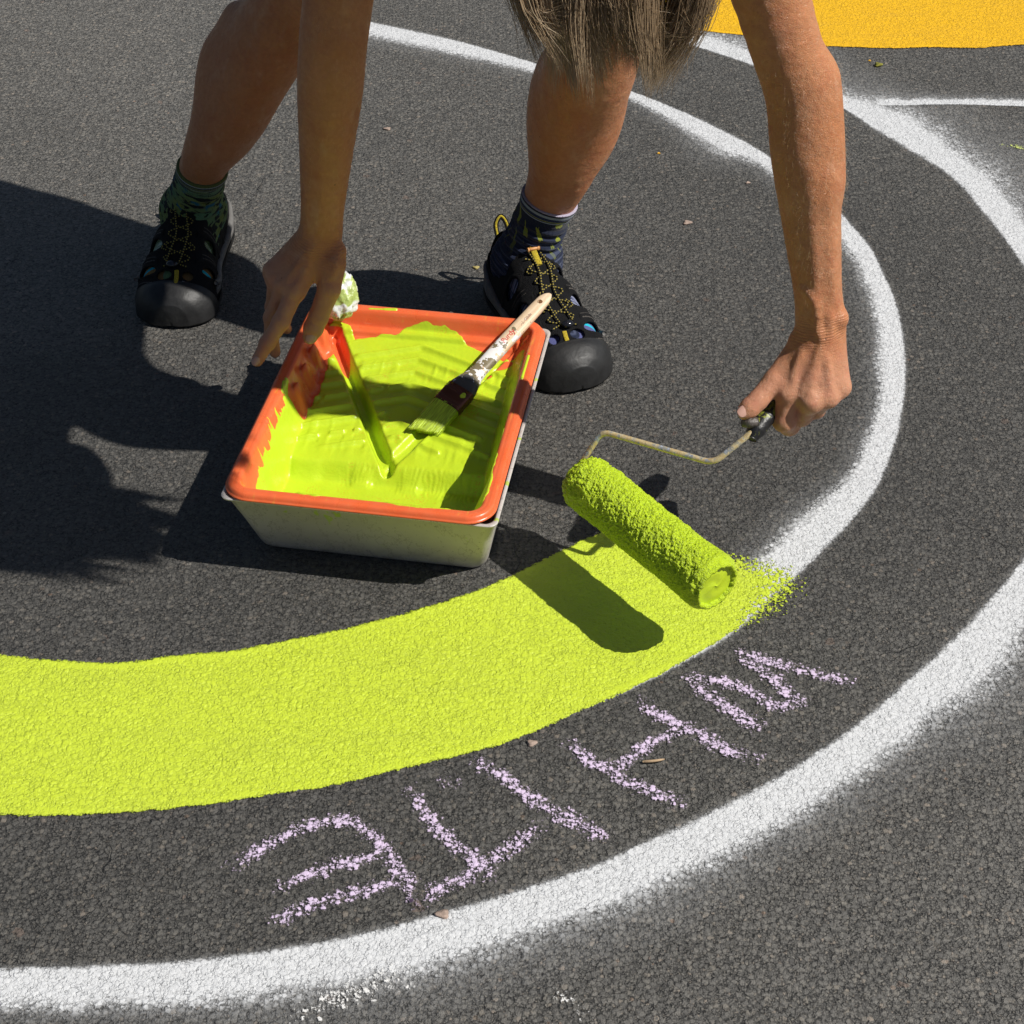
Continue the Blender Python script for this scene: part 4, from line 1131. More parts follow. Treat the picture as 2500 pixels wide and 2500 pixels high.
# arms
cones([SH_A, lerp(SH_A, EL_A, .5)], [0.050, 0.040], 0.03)
fa = WR_A - EL_A
limb([lerp(SH_A, EL_A, .4), lerp(SH_A, EL_A, .8), EL_A, lerp(EL_A, WR_A, .25), lerp(EL_A, WR_A, .6), lerp(EL_A, WR_A, .88), WR_A], [0.043, 0.0375, 0.0365, 0.0360, 0.0295, 0.0248, 0.0250], 26, flat=(tocam(WR_A), 1.10))
cones([SH_B, lerp(SH_B, EL_B, .5)], [0.052, 0.0405], 0.03)
limb([lerp(SH_B, EL_B, .4), lerp(SH_B, EL_B, .8), EL_B, lerp(EL_B, WR_B, .25), lerp(EL_B, WR_B, .58), lerp(EL_B, WR_B, .86), WR_B], [0.0395, 0.0352, 0.0342, 0.0348, 0.0296, 0.0250, 0.0262], 26, flat=(tocam(WR_B), 1.10))
# cords of the forearm and the elbow fold
add(Cone(lerp(EL_B, WR_B, .30) + tocam(EL_B) * 0.026 + v_(0.004, 0, 0), lerp(EL_B, WR_B, .95) + tocam(WR_B) * 0.021 + v_(-0.002, 0, 0), 0.0060, 0.0035, 0.010))
add(Cone(lerp(EL_B, WR_B, .35) + tocam(EL_B) * 0.022 + v_(0.017, 0, 0), lerp(EL_B, WR_B, .90) + tocam(WR_B) * 0.018 + v_(0.013, 0, 0), 0.0075, 0.0040, 0.010))
add(Cone(lerp(EL_A, WR_A, .35) + tocam(EL_A) * 0.025 + v_(-0.006, 0, 0), lerp(EL_A, WR_A, .95) + tocam(WR_A) * 0.019 + v_(0.000, 0, 0), 0.0060, 0.0035, 0.010))
add(Cone(lerp(EL_B, WR_B, -.05) + v_(0.014, 0, 0), lerp(EL_B, WR_B, .35) + v_(0.010, 0.0, 0), 0.020, 0.018, 0.03))

# hands: helpers place joints through the close-ups of the photograph
NAILS = []
def on_skin(prims, through, depth):
    """Where the line of sight through a point first meets the skin, sunk by depth."""
    d = np.asarray(through) - CAM; d /= np.linalg.norm(d); t = 1.0
    for _ in range(90):
        p = CAM + d * t; f = field(prims, p[None])[0]
        if f < 0.0002 or t > 3: break
        t += f * 0.8
    return CAM + d * (t + depth)
def hand(Q, W, mcp, fingers, thumb, wrist_r, palm_off, tendons, bumps):
    n = tocam(W)
    k = 0.012
    for (q, r_) in mcp:
        q = Q(*q); add(Cone(lerp(W, q, 0.10), q, wrist_r * 0.70, r_, k, (n, 1.05)))
        add(Cone(lerp(W, q, 0.30) - n * palm_off, q - n * palm_off * 0.8, wrist_r * 0.62, r_ * 0.95, k))
    for (q, r_) in mcp: add(Ball(Q(*q) + n * 0.0018, r_ * 1.04, 0.006))
    for ch, rs in fingers:
        pts = [Q(*q) for q in ch]
        for a, b, ra_, rb_ in zip(pts[:-1], pts[1:], rs[:-1], rs[1:]): add(Cone(a, b, ra_, rb_, 0.0035))
        for q, r_ in zip(pts[1:-1], rs[1:-1]): add(Ball(q, r_ * 1.06, 0.003))
        for a, b, r_ in zip(pts[:-1], pts[1:], rs[1:]): pass
    pts = [Q(*q) for q in thumb[0]]; rs = thumb[1]
    for i, (a, b, ra_, rb_) in enumerate(zip(pts[:-1], pts[1:], rs[:-1], rs[1:])): add(Cone(a, b, ra_, rb_, 0.010 if i == 0 else 0.0035))
    add(Ball(pts[-2], rs[-2] * 1.07, 0.003))
    base = [q for q in B_ if np.linalg.norm(q.c - W) < 0.22]
    for ch, r_, sink in tendons:
        c2 = catmull([(c[0], c[1]) for c in ch], 9)
        q = [on_skin(base, Q(c[0], c[1], 0.2), r_ * sink) for c in c2]
        for i, (a, b) in enumerate(zip(q[:-1], q[1:])): add(Cone(a, b, r_, r_, 0.006))
    for q, r_ in bumps: add(Ball(Q(*q), r_, 0.008))
def QB(x, y, z): return P(1750 + x / 4.293, 700 + y / 4.293, z)
def QA(x, y, z): return P(550 + x / 4.293, 500 + y / 4.293, z)
hand(QB, WR_B,
     [((742, 1120, 0.228), 0.0108), ((985, 1200, 0.2245), 0.0118), ((1165, 1150, 0.227), 0.0108), ((1300, 1050, 0.232), 0.0095)],
     [([(742, 1120, 0.228), (705, 1400, 0.196), (760, 1450, 0.178), (850, 1350, 0.176)], [0.0112, 0.0120, 0.0110, 0.0085]),
      ([(985, 1200, 0.2245), (890, 1350, 0.192), (880, 1360, 0.176), (900, 1230, 0.176)], [0.0112, 0.0110, 0.0100, 0.0090]),
      ([(1165, 1150, 0.227), (1040, 1290, 0.196), (1010, 1290, 0.182), (1010, 1180, 0.182)], [0.0098, 0.0092, 0.0084, 0.0076]),
      ([(1300, 1050, 0.232), (1180, 1190, 0.206), (1130, 1200, 0.196), (1110, 1110, 0.194)], [0.0088, 0.0080, 0.0074, 0.0068])],
     ([(905, 640, 0.258), (610, 985, 0.236), (425, 1195, 0.222), (345, 1270, 0.2165), (292, 1318, 0.213)], [0.0170, 0.0125, 0.0108, 0.0100, 0.0082]),
     0.0262, 0.012,
     [([(1090, 620), (1000, 860), (880, 1130)], 0.0021, 0.7), ([(1100, 640), (1030, 880), (970, 1120)], 0.0018, 0.75),
      ([(1130, 700), (1165, 860), (1185, 1060)], 0.0016, 0.75), ([(900, 20), (1010, 120), (1050, 300), (1070, 480), (1150, 600)], 0.0028, 0.65), ([(1160, 250), (1190, 420), (1180, 560)], 0.0022, 0.8), ([(900, 700), (830, 850), (790, 1050)], 0.0016, 1.1)],
     [((1290, 330, 0.303), 0.0095), ((860, 560, 0.272), 0.010)])
hand(QA, WR_A,
     [((735, 900, 0.207), 0.0110), ((620, 850, 0.208), 0.0110), ((530, 770, 0.211), 0.0105), ((500, 690, 0.2155), 0.0095)],
     [([(735, 900, 0.207), (585, 1225, 0.176), (440, 1450, 0.154), (335, 1635, 0.1365)], [0.0108, 0.0102, 0.0090, 0.0074]),
      ([(620, 850, 0.208), (490, 1180, 0.166), (480, 1390, 0.140), (520, 1545, 0.121)], [0.0106, 0.0098, 0.0086, 0.0072]),
      ([(530, 770, 0.211), (500, 1070, 0.166), (560, 1220, 0.140), (640, 1300, 0.124)], [0.0100, 0.0092, 0.0082, 0.0070]),
      ([(500, 690, 0.2155), (520, 960, 0.175), (600, 1060, 0.150), (680, 1120, 0.136)], [0.0090, 0.0082, 0.0074, 0.0064])],
     ([(1110, 620, 0.231), (1090, 880, 0.206), (975, 1180, 0.172), (925, 1290, 0.160), (888, 1385, 0.150)], [0.0180, 0.0135, 0.0118, 0.0112, 0.0092]),
     0.0250, 0.011,
     [([(930, 430), (850, 650), (760, 860)], 0.0018, 1.1), ([(880, 440), (760, 640), (650, 800)], 0.0018, 1.1), ([(1180, 380), (1160, 560), (1120, 760)], 0.0020, 1.0)],
     [((1190, 480, 0.246), 0.009)])
for p_, ax0, up0, w in ((QB(276, 1305, 0.2195), QB(345, 1270, 0.2165) - QB(292, 1318, 0.213), None, 0.0062),
                        (QA(897, 1392, 0.1575), QA(925, 1290, 0.160) - QA(888, 1385, 0.150), None, 0.0070),
                        (QA(318, 1640, 0.1420), QA(440, 1450, 0.154) - QA(335, 1635, 0.1365), None, 0.0050)):
    p_ = on_skin([q for q in B_ if np.linalg.norm(q.c - p_) < 0.15], p_, 0.0)
    NAILS.append((p_ + tocam(p_) * 0.0010, ax0 / np.linalg.norm(ax0), w))

# feet inside the shoes
SHOES = (dict(toe=v_(-0.466, 0.409, 0), heel=v_(-0.446, 0.684, 0), side=-1, AN=AN_A, KN=KN_A),
         dict(toe=v_(0.088, 0.264, 0), heel=v_(-0.012, 0.517, 0), side=1, AN=AN_B, KN=KN_B))
for s in SHOES:
    d = (s['toe'] - s['heel']); d /= np.linalg.norm(d); s['dir'] = d
    h = s['heel']
    add(Cone(h + d * 0.045 + v_(0, 0, .042), s['AN'] + v_(0, 0, -0.01), 0.026, 0.029, 0.03))
    add(Cone(s['AN'] + v_(0, 0, -0.015), h + d * 0.155 + v_(0, 0, 0.042), 0.029, 0.025, 0.03))
    add(Cone(h + d * 0.14 + v_(0, 0, 0.040), h + d * 0.225 + v_(0, 0, 0.034), 0.030, 0.018, 0.03))

import time as _t; _t0 = _t.time()
BV, BF = nets(B_, 0.0022)
BV = smooth_v(BV, BF, 2, 0.5)
print("body", len(BV), len(BF), round(_t.time() - _t0, 1))

# masks for skin detail: creases across the wrists, reddened knuckles
def seg_t(p, a, b):
    e = b - a; t = ((p - a) @ e) / (e @ e); return t, np.linalg.norm(p - a - np.clip(t, 0, 1)[:, None] * e, axis=1)
wr = np.zeros(len(BV)); axc = np.zeros(len(BV))
for W, E_, Mc in ((WR_B, EL_B, QB(985, 1200, 0.2245)), (WR_A, EL_A, QA(620, 850, 0.208))):
    ax_ = (W - E_) / np.linalg.norm(W - E_); t = (BV - W) @ ax_; r_ = np.linalg.norm(BV - W, axis=1)
    k_ = np.exp(-((t + 0.002) / 0.016) ** 2) * (r_ < 0.06); wr = np.maximum(wr, k_); axc = np.where(r_ < 0.12, t, axc)
handm = np.maximum(sstep((BV - WR_B) @ ((WR_B - EL_B) / np.linalg.norm(WR_B - EL_B)), 0.0, 0.05) * (np.linalg.norm(BV - WR_B, axis=1) < 0.2),
                   sstep((BV - WR_A) @ ((WR_A - EL_A) / np.linalg.norm(WR_A - EL_A)), 0.0, 0.05) * (np.linalg.norm(BV - WR_A, axis=1) < 0.2))
def mat_skin():
    m = M("tanned_skin"); p = m.pos()
    big = m.noise(p, 9, 4, 0.6); fine = m.noise(p, 160, 4, 0.6)
    col = m.mix(m.map(big, 0.35, 0.65), (0.58, 0.238, 0.103), (0.65, 0.300, 0.150))
    col = m.mix(m.map(fine, 0.35, 0.7, 0.0, 0.35), col, (0.42, 0.15, 0.065))
    hm = m.attr("hand")
    blot = m.map(m.noise(p, 26, 4, 0.65), 0.50, 0.68, 0.0, 0.45)
    col = m.mix(blot, col, (0.48, 0.15, 0.072))
    pale = m.map(m.noise(m.scaled(p, (1, 1, 0.5)), 55, 3, 0.6), 0.56, 0.72, 0.0, 0.4)
    col = m.mix(pale, col, (0.70, 0.40, 0.25))
    col = m.mix(m.math('MULTIPLY', hm, 0.55), col, (0.64, 0.33, 0.215))
    col = m.mix(m.math('MULTIPLY', m.math('MULTIPLY', hm, m.map(m.noise(p, 38, 3), 0.5, 0.66)), 0.45), col, (0.55, 0.20, 0.13))
    fr = m.n("TexVoronoi", {"Vector": p, "Scale": 85.0})
    cs = m.n("SeparateColor", {0: fr.outputs["Color"]})
    mole = m.math('MULTIPLY', m.math('GREATER_THAN', cs.outputs[0], 0.93), m.math('LESS_THAN', fr.outputs["Distance"], m.map(cs.outputs[1], 0, 1, 0.03, 0.13)))
    col = m.mix(m.math('MULTIPLY', mole, 0.6), col, (0.20, 0.07, 0.035))
    wave = m.n("TexWave", {"Vector": m.n("CombineXYZ", {0: m.attr("axial"), 1: 0.0, 2: 0.0}).outputs[0], "Scale": 110.0, "Distortion": 7.0, "Detail": 3.0}).outputs["Fac"]
    vv = m.n("TexVoronoi", {"Vector": p, "Scale": 620.0}, feature='DISTANCE_TO_EDGE').outputs["Distance"]
    h = m.math('ADD', m.math('MULTIPLY', wave, m.math('MULTIPLY', m.attr("crease"), 0.55)), m.math('ADD', m.math('MULTIPLY', m.map(vv, 0, 0.15), 0.35), m.math('MULTIPLY', fine, 0.9)))
    m.p(Base_Color=col, Roughness=m.map(fine, 0.3, 0.7, 0.34, 0.52), Normal=m.bump(h, 0.0009, 1.0, m.bump(m.noise(p, 42, 3, 0.6), 0.0035)))
    b = m.b.inputs
    b["Subsurface Weight"].default_value = 0.22; b["Subsurface Radius"].default_value = (0.010, 0.0035, 0.0018); b["Subsurface Scale"].default_value = 0.9
    b["Specular IOR Level"].default_value = 0.42
    return m.m
MAT['skin'] = mat_skin()
person = empty("person", (-0.2, 0.5, 0))
tag(person, "person bending forward in sandals, left hand on the tray, right hand holding the roller", "person")
person["label"] = "tanned person bending over with hanging hair, holding a paint roller and the tray's corner"
def pm(name, V, F, mat, **k):
    o = mesh(name, V, F, mat, **k); o.parent = person; o.matrix_parent_inverse = Matrix.Translation((0.2, -0.5, 0)); return o
body_o = pm("body", BV, BF, MAT['skin'], attrs={"crease": wr, "axial": axc, "hand": handm})

# fine sun-bleached hair on the forearms
def arm_hair():
    rg = np.random.default_rng(31); Vh_, n_ = [], 0
    nrmv = np.zeros_like(BV)
    fn_ = np.cross(BV[BF[:, 1]] - BV[BF[:, 0]], BV[BF[:, 2]] - BV[BF[:, 0]])
    for k_ in range(4):
        for c_ in range(3): nrmv[:, c_] += np.bincount(BF[:, k_], fn_[:, c_], len(BV))
    nrmv /= np.linalg.norm(nrmv, axis=1)[:, None] + 1e-12
    for E0_, W_0, cnt in ((EL_B, WR_B, 1500), (EL_A, WR_A, 700)):
        t, dd = seg_t(BV, E0_, W_0)
        idx = np.where((dd < 0.06) & (t > -0.15) & (t < 0.90))[0]
        for i in rg.choice(idx, min(cnt, len(idx)), replace=False):
            n = nrmv[i]; ax_ = (W_0 - E0_) / np.linalg.norm(W_0 - E0_)
            d = ax_ * 0.8 + n * 0.45 + rg.normal(0, 0.28, 3); d /= np.linalg.norm(d); l = rg.uniform(0.004, 0.009); r_ = 0.000045
            q = [BV[i], BV[i] + d * l * 0.5 + n * l * 0.12, BV[i] + d * l]
            a = np.cross(d, n); a /= np.linalg.norm(a) + 1e-9
            for p_, rr_ in zip(q, (r_, r_, r_ * 0.3)): Vh_ += [p_ + a * rr_, p_ - a * rr_ * 0.5 + n * rr_, p_ - a * rr_ * 0.5 - n * rr_]
            n_ += 1
    base = grid_faces(3, 3, True)
    return np.array(Vh_), (base[None] + (np.arange(n_) * 9)[:, None, None]).reshape(-1, 4)
V, F = arm_hair()
ah = pm("arm_hair", V, F, plain("bleached_hair", (0.80, 0.62, 0.40), 0.35, 0.6)); ah["kind"] = "stuff"

# finger nails
MAT['nail'] = plain("finger_nail", (0.56, 0.33, 0.26), 0.28, 0.5)
for c, a, w in NAILS:
    n = tocam(c); n = n - a * (n @ a); n /= np.linalg.norm(n); s_ = np.cross(a, n)
    Vn = []
    for i in range(9):
        for j in range(9):
            u, v2 = -1 + i / 4, -1 + j / 4
            q = (u * math.sqrt(1 - v2 * v2 / 2), v2 * math.sqrt(1 - u * u / 2))
            Vn.append(c + s_ * q[0] * w * 0.95 + a * q[1] * w * 1.15 + n * (-0.0028 * q[0] ** 2 - 0.0006 * q[1] ** 2) * (w / 0.006))
    o = pm("fingernail", Vn, grid_faces(9, 9), MAT['nail'])
    sm_ = o.modifiers.new("t", 'SOLIDIFY'); sm_.thickness = 0.0006; sm_.offset = 0

# clothes out of the picture, which cast the shade
MAT['shirt'] = plain("dark_shirt", (0.05, 0.06, 0.09), 0.9)
MAT['shorts'] = plain("dark_shorts", (0.03, 0.032, 0.04), 0.9)
tp = [q for q in B_ if isinstance(q, Cone)][:0]
shirt = [Cone(PEL + v_(0.03, -0.04, 0.0), lerp(PEL, CHEST, .45), 0.136, 0.130, 0.06), Cone(lerp(PEL, CHEST, .45), CHEST, 0.130, 0.142, 0.06),
         Cone(SH_A, NECK0 + v_(-0.02, 0.06, 0), 0.066, 0.088, 0.06), Cone(SH_B, NECK0 + v_(-0.02, 0.06, 0), 0.068, 0.088, 0.06),
         Cone(SH_A, lerp(SH_A, EL_A, .40), 0.066, 0.060, 0.04), Cone(SH_B, lerp(SH_B, EL_B, .36), 0.068, 0.062, 0.04)]
V, F = nets(shirt, 0.006); pm("shirt", smooth_v(V, F, 1), F, MAT['shirt'])
sh_ = [Cone(PEL, PEL + v_(0.02, -0.02, 0), 0.140, 0.140, 0.06), Cone(HP_A, lerp(HP_A, KN_A, .60), 0.116, 0.096, 0.06), Cone(HP_B, lerp(HP_B, KN_B, .60), 0.116, 0.096, 0.06)]
V, F = nets(sh_, 0.006); pm("shorts", smooth_v(V, F, 1), F, MAT['shorts'])
MAT['eye'] = plain("eye_white", (0.8, 0.78, 0.75), 0.2)
MAT['iris'] = plain("blue_grey_iris", (0.10, 0.15, 0.20), 0.15)
for sx in (-1, 1):
    c = HEAD + v_(sx * 0.029, 0.003, -0.0845)
    for nm_, r_, mt, off in (("eye", 0.0075, MAT['eye'], 0), ("iris", 0.0042, MAT['iris'], -0.0040)):
        Ve = [c + v_(0, 0, off) + r_ * v_(math.sin(math.pi * i / 10) * math.cos(2 * math.pi * j / 16), math.sin(math.pi * i / 10) * math.sin(2 * math.pi * j / 16), math.cos(math.pi * i / 10)) for i in range(11) for j in range(16)]
        pm(nm_, Ve, grid_faces(11, 16, True), mt)

# ------------------------------------------------------------------ socks
def sock_mats():
    out = []
    for which in (0, 1):
        m = M("olive_patterned_sock" if which == 0 else "navy_patterned_sock"); p = m.pos()
        h = m.attr("below")                              # metres below the cuff
        an = m.attr("around")
        vec = m.n("CombineXYZ", {0: m.math('MULTIPLY', an, 0.034), 1: h, 2: 0.0}).outputs[0]
        wv = m.n("TexNoise", {"Vector": vec, "Scale": 60.0, "Detail": 2.0}).outputs["Color"]
        wvec = m.n("VectorMath", {0: vec, 1: m.n("VectorMath", {0: wv, "Scale": 0.012}, operation='SCALE').outputs[0]}, operation='ADD').outputs[0]
        def stripe(a, b):
            return m.math('MULTIPLY', m.math('GREATER_THAN', h, a), m.math('LESS_THAN', h, b))
        if which == 0:
            sx = m.n("Mapping", {"Vector": wvec, "Rotation": (0, 0, 0.7), "Scale": (95, 210, 1)}).outputs[0]
            n = m.noise(sx, 1.0, 2)
            col = m.mix(m.map(m.noise(vec, 30, 2), 0.42, 0.6), (0.17, 0.22, 0.055), (0.10, 0.21, 0.11))
            col = m.mix(m.map(n, 0.50, 0.54), col, (0.006, 0.012, 0.010))
            col = m.mix(m.math('MULTIPLY', m.map(m.noise(m.scaled(vec, (70, 30, 1)), 1.0, 2), 0.60, 0.64), m.map(h, 0.010, 0.02)), col, (0.01, 0.12, 0.20))
            for a, b, c in ((-1, 0.0035, (0.10, 0.125, 0.04)), (0.0035, 0.0052, (0.36, 0.42, 0.42)), (0.0052, 0.0078, (0.008, 0.02, 0.05)), (0.0078, 0.0105, (0.12, 0.145, 0.05)), (0.0105, 0.0120, (0.008, 0.02, 0.03)), (0.0120, 0.0136, (0.30, 0.36, 0.30))):
                col = m.mix(stripe(a, b), col, c)
        else:
            sx = m.n("Mapping", {"Vector": wvec, "Rotation": (0, 0, -0.35), "Scale": (150, 38, 1)}).outputs[0]
            n = m.noise(sx, 1.0, 2)
            col = m.mix(m.math('MULTIPLY', m.map(n, 0.585, 0.61), m.map(h, 0.085, 0.05)), (0.014, 0.020, 0.045), (0.30, 0.34, 0.035))
            low = m.math('MULTIPLY', m.map(m.noise(m.scaled(vec, (20, 420, 1)), 1.0, 2), 0.52, 0.56), m.map(h, 0.030, 0.060))
            col = m.mix(m.math('MULTIPLY', low, 0.5), col, (0.10, 0.12, 0.20))
            for a, b, c in ((-1, 0.0014, (0.42, 0.38, 0.48)), (0.0014, 0.0045, (0.016, 0.016, 0.035)), (0.0045, 0.0085, (0.33, 0.40, 0.46)), (0.0085, 0.0135, (0.016, 0.03, 0.09)), (0.0135, 0.0150, (0.30, 0.33, 0.10)), (0.0165, 0.0180, (0.34, 0.40, 0.48))):
                col = m.mix(stripe(a, b), col, c)
        rib = m.n("TexWave", {"Vector": m.n("CombineXYZ", {0: m.math('MULTIPLY', an, 0.034), 1: 0.0, 2: 0.0}).outputs[0], "Scale": 260.0}).outputs["Fac"]
        kn = m.math('ADD', m.math('MULTIPLY', rib, 0.6), m.noise(p, 700, 2))
        m.p(Base_Color=col, Roughness=0.95, Normal=m.bump(kn, 0.0008))
        m.b.inputs["Specular IOR Level"].default_value = 0.15
        m.b.inputs["Sheen Weight"].default_value = 0.15
        out.append(m.m)
    return out
SM = sock_mats()
S_CUT = (P(388 * S19, 300 * S19, 0.178), P(1033 * S19, 386 * S19, 0.175))
S_NRM = (v_(0.22, -0.30, 1.0), v_(0.30, -0.10, 1.0))
for i, s in enumerate(SHOES):
    AN, KN = s['AN'], s['KN']; cut_, nrm = S_CUT[i], S_NRM[i] / np.linalg.norm(S_NRM[i])
    near = [q for q in B_ if np.linalg.norm(q.c - AN) < 0.20 and q.c[2] < 0.26]
    def clip_(p, f, cut_=cut_, nrm=nrm, i=i, AN=AN):
        below = -((p - cut_) @ nrm)
        an = np.arctan2(p[:, 1] - AN[1], p[:, 0] - AN[0])
        k = np.clip((below - 0.022) / 0.02, 0, 1)
        wr_ = (0.0014 + 0.0008 * i) * np.sin(below * (520 if i else 600) + 1.6 * np.sin(an * 1.0 + 0.7) + 1.2 * np.sin(an * 3)) * k
        loose = 0.0016 * k + 0.0008 * (below < 0.014)
        return np.maximum(f - loose + wr_, -below)
    V, F = nets(near, 0.0018, 0.0030, clip_)
    V = smooth_v(V, F, 1)
    be = -((V - cut_) @ nrm); an = np.arctan2(V[:, 1] - AN[1], V[:, 0] - AN[0])
    o = pm("sock", V, F, SM[i], attrs={"below": be, "around": an})
    o["label"] = ("olive green patterned ankle sock", "navy patterned sock with pale stripes")[i]

# ------------------------------------------------------------------ sandals
SL = 0.278
prof_y = np.array([0.000, 0.006, 0.02, 0.05, 0.09, 0.13, 0.17, 0.205, 0.235, 0.258, 0.270, 0.276, 0.278])
w_lat = np.array([0.004, 0.020, 0.033, 0.039, 0.040, 0.044, 0.051, 0.056, 0.0550, 0.047, 0.032, 0.017, 0.003])
w_med = np.array([0.004, 0.020, 0.033, 0.039, 0.039, 0.040, 0.043, 0.050, 0.0510, 0.045, 0.033, 0.017, 0.003])
top_h = np.array([0.075, 0.085, 0.096, 0.102, 0.108, 0.098, 0.079, 0.062, 0.0530, 0.045, 0.037, 0.028, 0.018])
_yd = np.linspace(0, SL, 400); _ks = np.exp(-(np.arange(-12, 13) / 6.0) ** 2); _ks /= _ks.sum()
def _smooth(tab):
    d = np.interp(_yd, prof_y, tab); e = np.convolve(np.pad(d, 12, 'edge'), _ks, 'valid')
    w = np.clip((SL - _yd) / 0.012, 0, 1) * np.clip(_yd / 0.008, 0, 1)
    return e * w + d * (1 - w)
prof_w_lat, prof_w_med, prof_top = _smooth(w_lat), _smooth(w_med), _smooth(top_h)
def ssurf(y, th, off, lat, z0=0.016, ex=2.5):
    """Point on the sandal's outside; th runs from the lateral edge (0) over the instep to the medial edge (pi)."""
    y = np.asarray(y, float); th = np.asarray(th, float)
    c, s_ = np.cos(th), np.sin(th)
    wl = np.interp(y, _yd, prof_w_lat) + off; wm = np.interp(y, _yd, prof_w_med) + off
    h = np.interp(y, _yd, prof_top) + off - z0
    w = np.where(c > 0, wl, wm)
    x = w * np.sign(c) * np.abs(c) ** (2 / ex) * lat
    sh = 0.004 * np.clip((y - 0.15) / 0.1, 0, 1) * -lat
    return np.stack([x + sh, y + off * np.clip((y - 0.25) / 0.028, 0, 1) - off * np.clip((0.02 - y) / 0.02, 0, 1), z0 + np.maximum(h, 0.001) * np.abs(s_) ** (2 / ex)], -1)
def mat_fab(name, rgb, sc=900):
    m = M(name); p = m.obj()
    w = m.n("TexVoronoi", {"Vector": p, "Scale": float(sc)}).outputs["Distance"]
    col = m.mix(m.map(m.noise(p, 40, 3), 0.3, 0.7), tuple(c * 0.75 for c in rgb), tuple(c * 1.4 for c in rgb))
    col = m.mix(m.math('MULTIPLY', m.attr("stitch"), 0.9), col, (0.20, 0.18, 0.16))
    m.p(Base_Color=col, Roughness=0.85, Normal=m.bump(m.math('ADD', w, m.math('MULTIPLY', m.noise(p, 130, 3), 1.2)), 0.0012))
    m.b.inputs["Specular IOR Level"].default_value = 0.2
    return m.m
MAT['webbing'] = mat_fab("black_webbing", (0.008, 0.008, 0.009))
MAT['rubber'] = plain("matte_black_rubber", (0.018, 0.018, 0.0185), 0.50, 0.45, bscale=70, bdist=0.0010, var=0.3, vscale=60)
MAT['foam'] = plain("grey_foam", (0.13, 0.125, 0.12), 0.75, var=0.25, vscale=60, bscale=120, bdist=0.001)
MAT['outsole'] = plain("black_outsole", (0.012, 0.012, 0.012), 0.6, bscale=200, bdist=0.001)
MAT['tan_tab'] = plain("orange_tan_plastic", (0.62, 0.30, 0.10), 0.45)
MAT['stitch'] = plain("grey_stitching", (0.18, 0.16, 0.14), 0.9)
MAT['yellow_web'] = plain("yellow_webbing", (0.42, 0.32, 0.02), 0.9, var=0.5, vscale=600, bscale=800, bdist=0.001)
MAT['white_fleck'] = plain("white_paint_fleck", (0.7, 0.7, 0.7), 0.6)
MAT['yellow_bead'] = plain("yellow_lace_fleck", (0.50, 0.42, 0.05), 0.7)
m = M("speckled_cord")
ln = m.attr("len"); fr = m.math('FRACT', m.math('MULTIPLY', ln, 1 / 0.0042))
dots = m.math('LESS_THAN', fr, 0.42)
m.p(Base_Color=m.mix(dots, (0.008, 0.008, 0.008), (0.30, 0.24, 0.04)), Roughness=0.8)
MAT['cord'] = m.m

